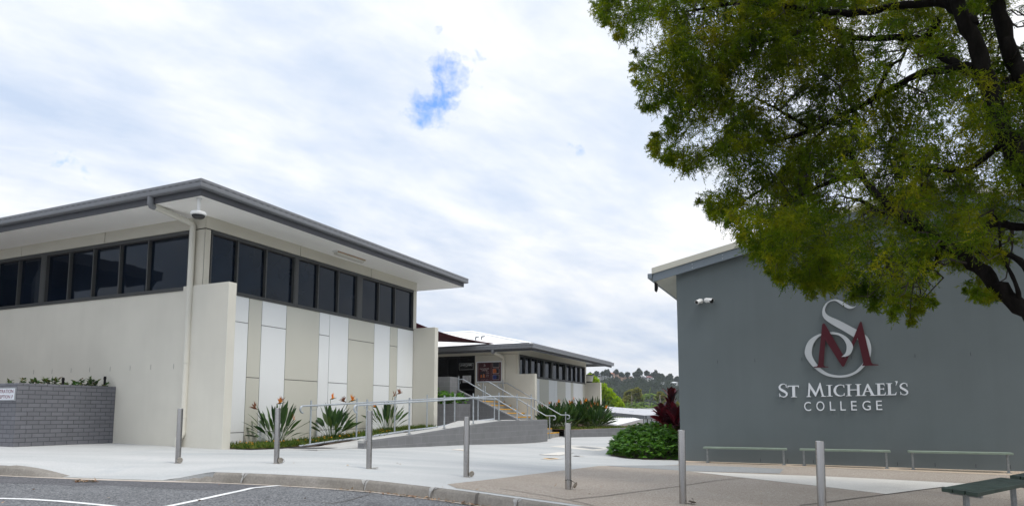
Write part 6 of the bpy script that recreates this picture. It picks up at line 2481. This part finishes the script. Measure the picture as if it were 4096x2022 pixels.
SK = [(250, 190, 20, 60, 'small ridge tree left of the grey-roofed house'), (372, 165, 26, 50, 'round ridge tree above the grey-roofed house'), (470, 172, 26, 40, 'ridge tree in front of the long dark ridge clump'),
      (545, 145, 40, 60, 'wide dark ridge tree left of the red-roofed houses'), (690, 150, 32, 50, 'ridge tree behind the red-roofed houses'), (790, 185, 22, 40, 'dense dark ridge tree right of the red-roofed houses'),
      (895, 180, 28, 40, 'broad ridge tree above the peach building'), (1016, 180, 18, 60, 'narrow dark ridge tree at the end of the peach building'), (1088, 128, 34, 90, 'tallest open gum tree on the ridge'),
      (1060, 175, 34, 40, 'low ridge tree under the tallest gum'), (1220, 160, 26, 50, 'dome-shaped ridge tree above the white roof'), (1335, 170, 44, 60, 'large ridge tree above the red and white house'),
      (1420, 215, 36, 40, 'lower ridge tree right of the large one'), (1470, 205, 24, 60, 'open ridge tree in the gap near the hall'), (1615, 222, 40, 60, 'round ridge tree with a flat crown near the hall'),
      (1560, 262, 34, 40, 'low dark ridge tree below the round one'), (1725, 268, 46, 40, 'ridge tree right against the hall\'s edge'), (1500, 262, 30, 30, 'low ridge tree between two open gums'), (310, 205, 16, 30, 'tiny ridge tree between two grey-roofed houses'), (620, 215, 24, 30, 'dark bush below the red-roofed houses')]
for x, y, r, h, lab in SK:
    Y = random.uniform(684, 700)
    p = z8(x, y, Y)
    gz = float(hill_z(p[0], Y))
    simple_tree('ridge_tree', lab, 'tree', None, min(gz, p[2] - 4), [(x, y, r), (x - r * .6, y + r * .5, r * .6), (x + r * .6, y + r * .45, r * .65), (x, y + r * .9, r * .75), (x - r * random.uniform(.5, 1.2), y + r * 1.3, r * .6), (x + r * random.uniform(.5, 1.2), y + r * 1.3, r * .6), (x + r * random.uniform(-.8, .8), y + r * random.uniform(-.5, .2), r * .5)], Y, 'leaf_far', 1.5, 22, 'bark', 'gum trees along the ridge', .8, None, 7, 1.0, (.22, .48))


def house(x0, x1, yt, yb, roof_frac, wall, roofc, label, Y=680, gable=False):
    a, b = z8(x0, yb, Y), z8(x1, yb, Y)
    zt = z8(x0, yt, Y)[2]
    zb_, w = a[2], b[0] - a[0]
    ze = zb_ + (zt - zb_) * (1 - roof_frac)
    dp = 9
    t = thing('hill_house', label, 'house', ((a[0] + b[0]) / 2, Y, zb_ - 4), 'houses on the ridge')
    mb = MB()
    mb.box(a[0] + .4, b[0] - .4, Y, Y + dp, zb_ - 5, ze)
    wl = mb.build('wall', wall, t)
    mb = MB()
    i_ = 0 if gable else min(w * .3, dp * .5)
    mb.add([(a[0], Y - .6, ze), (b[0], Y - .6, ze), (b[0], Y + dp + .6, ze), (a[0], Y + dp + .6, ze), (a[0] + i_, Y + dp / 2, zt), (b[0] - i_, Y + dp / 2, zt)],
           [(0, 1, 5, 4), (1, 2, 5), (2, 3, 4, 5), (3, 0, 4), (3, 2, 1, 0)])
    mb.build('roof', roofc, t)
    k = max(1, int(w / 4))
    for i in range(k):
        mb = MB()
        x = a[0] + w * (i + .5) / k
        mb.box(x - .8, x + .8, Y - .05, Y + .02, zb_ + (ze - zb_) * .25, zb_ + (ze - zb_) * .8)
        mb.build('window', M['frame'], t)


h_white = plain('house_white', (.58, .58, .57), .7)
h_peach = plain('house_peach', (.62, .42, .32), .7)
r_red = plain('roof_terracotta', (.48, .19, .11), .7)
r_blue = plain('roof_slate', (.30, .34, .40), .6)
r_pale = plain('roof_pale', (.74, .76, .78), .6)
r_dark = plain('roof_maroon', (.20, .07, .07), .7)
house(350, 470, 188, 236, .45, h_white, r_blue, 'white house with a slate-grey hipped roof, highest at the ridge\'s left', 690)
house(262, 345, 207, 244, .55, h_white, r_blue, 'small slate-roofed house at the far left of the ridge', 688)
house(475, 630, 213, 258, .5, h_white, r_pale, 'white gabled house below the red-roofed ones', 672, True)
house(285, 428, 247, 290, .45, h_white, r_pale, 'pale blue-white house lowest on the left of the ridge', 662)
house(573, 682, 158, 210, .55, h_peach, r_red, 'larger terracotta-roofed house on the ridge', 690)
house(690, 768, 170, 208, .5, h_peach, r_red, 'smaller terracotta-roofed house next to the larger one', 691)
house(776, 985, 206, 252, .42, h_peach, r_pale, 'long peach building with a pale roof in the middle of the ridge', 680)
house(1036, 1182, 203, 236, .6, h_white, r_pale, 'white-roofed house under the tallest gum tree', 684)
house(1214, 1322, 219, 280, .4, h_white, r_dark, 'two-storey white house with a dark red roof on the right of the ridge', 668)
house(1645, 1752, 316, 342, .7, h_white, r_pale, 'pale roof among the trees close to the grey hall', 650)
house(1468, 1514, 320, 334, .6, h_white, r_pale, 'tiny pale roof among the trees of the hillside', 650)

# dark flat-roofed shelter across the drive; it shows as a reflection in the front windows
S = thing('covered_walkway', 'dark flat-roofed walkway mirrored in the front windows of the cream building', 'shelter', G(-4.5, -24, -.6))
mb = MB(G)
mb.box(-7.2, -2.2, -40, -11.75, 5.32, 5.75)
mb.build('roof', M['fascia'], S)
mb = MB(G)
mb.box(-6.9, -2.5, -40, -17, -1, 5.32)
mb.build('wall', M['black'], S)
for u, v in ((-6.8, -12.1), (-2.6, -12.1)):
    mb = MB(G)
    mb.box(u - .08, u + .08, v - .08, v + .08, -1, 5.32)
    mb.build('post', M['galv_dull'], S)
mb = MB(G)
for k in range(9):
    mb.box(-6.9, -6.85, -40, -12.2, 2.0 + k * .30, 2.2 + k * .30)
mb.build('slats', M['black'], S)

# thin summer haze over the valley
mb = MB()
mb.box(-1600, 1600, -450, 1800, -75, 75)
hz = mb.build('haze', [], loc=(0, 0, 0))
tag(hz, kind='stuff')
hm = bpy.data.materials.new('thin_haze')
hm.use_nodes = True
hn = hm.node_tree
hn.nodes.remove(hn.nodes['Principled BSDF'])
pv = hn.nodes.new('ShaderNodeVolumePrincipled')
pv.inputs['Color'].default_value = (.86, .92, 1, 1)
pv.inputs['Density'].default_value = HAZE
pv.inputs['Anisotropy'].default_value = .2
hn.links.new(pv.outputs[0], hn.nodes['Material Output'].inputs['Volume'])
hz.data.materials.append(hm)

# ================================================================== sky, sun, camera
SUN_AZ, SUN_EL = R(128), R(64)          # clockwise from +Y: right, slightly behind the viewer
w = bpy.data.worlds.new('World')
bpy.context.scene.world = w
w.use_nodes = True
nt = w.node_tree
bg = nt.nodes['Background']
sky = nt.nodes.new('ShaderNodeTexSky')
sky.sky_type = 'NISHITA'
sky.sun_disc = False
sky.sun_elevation = SUN_EL
sky.sun_rotation = SUN_AZ
sky.air_density = 1.0
sky.dust_density = .4
tc = nt.nodes.new('ShaderNodeTexCoord')
dirv = tc.outputs['Generated']
sep = nt.nodes.new('ShaderNodeSeparateXYZ')
nt.links.new(dirv, sep.inputs[0])


def math_n(op, a, b=None, clamp=False):
    n = nt.nodes.new('ShaderNodeMath')
    n.operation = op
    n.use_clamp = clamp
    for s, v in zip(n.inputs, (a, b)):
        if v is None:
            continue
        if hasattr(v, 'is_linked'):
            nt.links.new(v, s)
        else:
            s.default_value = v
    return n.outputs[0]


den = math_n('ADD', math_n('MAXIMUM', sep.outputs[2], .0), .22)
cx = math_n('DIVIDE', sep.outputs[0], den)
cy = math_n('DIVIDE', sep.outputs[1], den)
cmb = nt.nodes.new('ShaderNodeCombineXYZ')
nt.links.new(cx, cmb.inputs[0])
nt.links.new(cy, cmb.inputs[1])
mp = nt.nodes.new('ShaderNodeMapping')
nt.links.new(cmb.outputs[0], mp.inputs['Vector'])
mp.vector_type = 'TEXTURE'
mp.inputs['Rotation'].default_value = (0, 0, R(40))
mp.inputs['Scale'].default_value = (1.35, .80, 1)
mp.inputs['Location'].default_value = (3.3, 1.7, 0)
n1 = noise(nt, mp.outputs[0], 1.35, 7, .58, .2)
n2 = noise(nt, mp.outputs[0], 4.5, 6, .6, .3)
cov = math_n('ADD', math_n('MULTIPLY', n1, .80), math_n('MULTIPLY', n2, .20))
cloud = ramp(nt, cov, [(.36, (.47, .56, .71)), (.45, (.60, .66, .76)), (.53, (.74, .77, .82)), (.61, (.86, .86, .87))])
# the one blue break in the cloud, and a small one lower right
n3 = noise(nt, dirv, 26, 7, .60, .2)


def brk(px, py, r0, r1):
    d = ray(px, py)
    d = d / np.linalg.norm(d)
    vm = nt.nodes.new('ShaderNodeVectorMath')
    vm.operation = 'DISTANCE'
    nt.links.new(dirv, vm.inputs[0])
    vm.inputs[1].default_value = tuple(d)
    mr = nt.nodes.new('ShaderNodeMapRange')
    mr.interpolation_type = 'SMOOTHSTEP'
    nt.links.new(vm.outputs['Value'], mr.inputs[0])
    mr.inputs[1].default_value, mr.inputs[2].default_value = r0, r1
    mr.inputs[3].default_value, mr.inputs[4].default_value = 1, 0
    return mr.outputs[0]


bm_ = math_n('MAXIMUM', math_n('MAXIMUM', brk(1800, 265, .004, .056), brk(1695, 425, .004, .050)), math_n('MAXIMUM', brk(1778, 372, .006, .042), math_n('MULTIPLY', brk(2312, 600, .004, .022), .62)))
bm_ = math_n('MAXIMUM', bm_, math_n('MULTIPLY', brk(285, 655, .005, .035), .55))
hole = math_n('MULTIPLY', math_n('SUBTRACT', math_n('ADD', math_n('MULTIPLY', bm_, .62), math_n('MULTIPLY', n3, 2.4)), 1.50), 2.0, True)
hole = math_n('MULTIPLY', math_n('MULTIPLY', hole, math_n('GREATER_THAN', bm_, .02)), .85)
skyb = nt.nodes.new('ShaderNodeVectorMath')
skyb.operation = 'MULTIPLY'
nt.links.new(sky.outputs[0], skyb.inputs[0])
skyb.inputs[1].default_value = (.065, .135, .22)
# overcast sky: dull near the horizon, up to twice as bright overhead
mr2 = nt.nodes.new('ShaderNodeMapRange')
nt.links.new(sep.outputs[2], mr2.inputs[0])
for k, v in ((1, .0), (2, .30), (3, .86), (4, 1.0)):
    mr2.inputs[k].default_value = v
mr3 = nt.nodes.new('ShaderNodeMapRange')
nt.links.new(sep.outputs[2], mr3.inputs[0])
for k, v in ((1, .74), (2, .98), (3, 1.0), (4, 2.1)):
    mr3.inputs[k].default_value = v
gain = math_n('MULTIPLY', mr2.outputs[0], mr3.outputs[0])
gv = nt.nodes.new('ShaderNodeVectorMath')
gv.operation = 'SCALE'
nt.links.new(cloud, gv.inputs[0])
nt.links.new(gain, gv.inputs[3])
allc = mix(nt, gv.outputs[0], skyb.outputs[0], hole)
nt.links.new(allc, bg.inputs['Color'])
bg.inputs['Strength'].default_value = 1.0

sl = bpy.data.lights.new('sun', 'SUN')
sl.energy = 1.5
sl.angle = R(14)
sl.color = (1, .95, .87)
so = bpy.data.objects.new('sun', sl)
C.objects.link(so)
sd_ = Vector((math.sin(SUN_AZ) * math.cos(SUN_EL), math.cos(SUN_AZ) * math.cos(SUN_EL), math.sin(SUN_EL)))
so.rotation_euler = sd_.to_track_quat('Z', 'Y').to_euler()
so.location = (10, -10, 30)

cam = bpy.data.cameras.new('camera')
cam.sensor_width = 36
cam.lens = 36 * FOC / 4096
cam.shift_y = 354 / 4096
cam.clip_start = .1
cam.clip_end = 6000
co = bpy.data.objects.new('camera', cam)
C.objects.link(co)
co.rotation_euler = (math.pi / 2 + TH, 0, 0)
sc = bpy.context.scene
sc.camera = co
sc.render.engine = 'CYCLES'
sc.view_settings.view_transform = 'Standard'
sc.view_settings.look = 'None'
sc.view_settings.exposure = .42
sc.view_settings.gamma = 1
sc.cycles.max_bounces = 6
sc.cycles.diffuse_bounces = 4
sc.cycles.glossy_bounces = 3
sc.cycles.transmission_bounces = 3
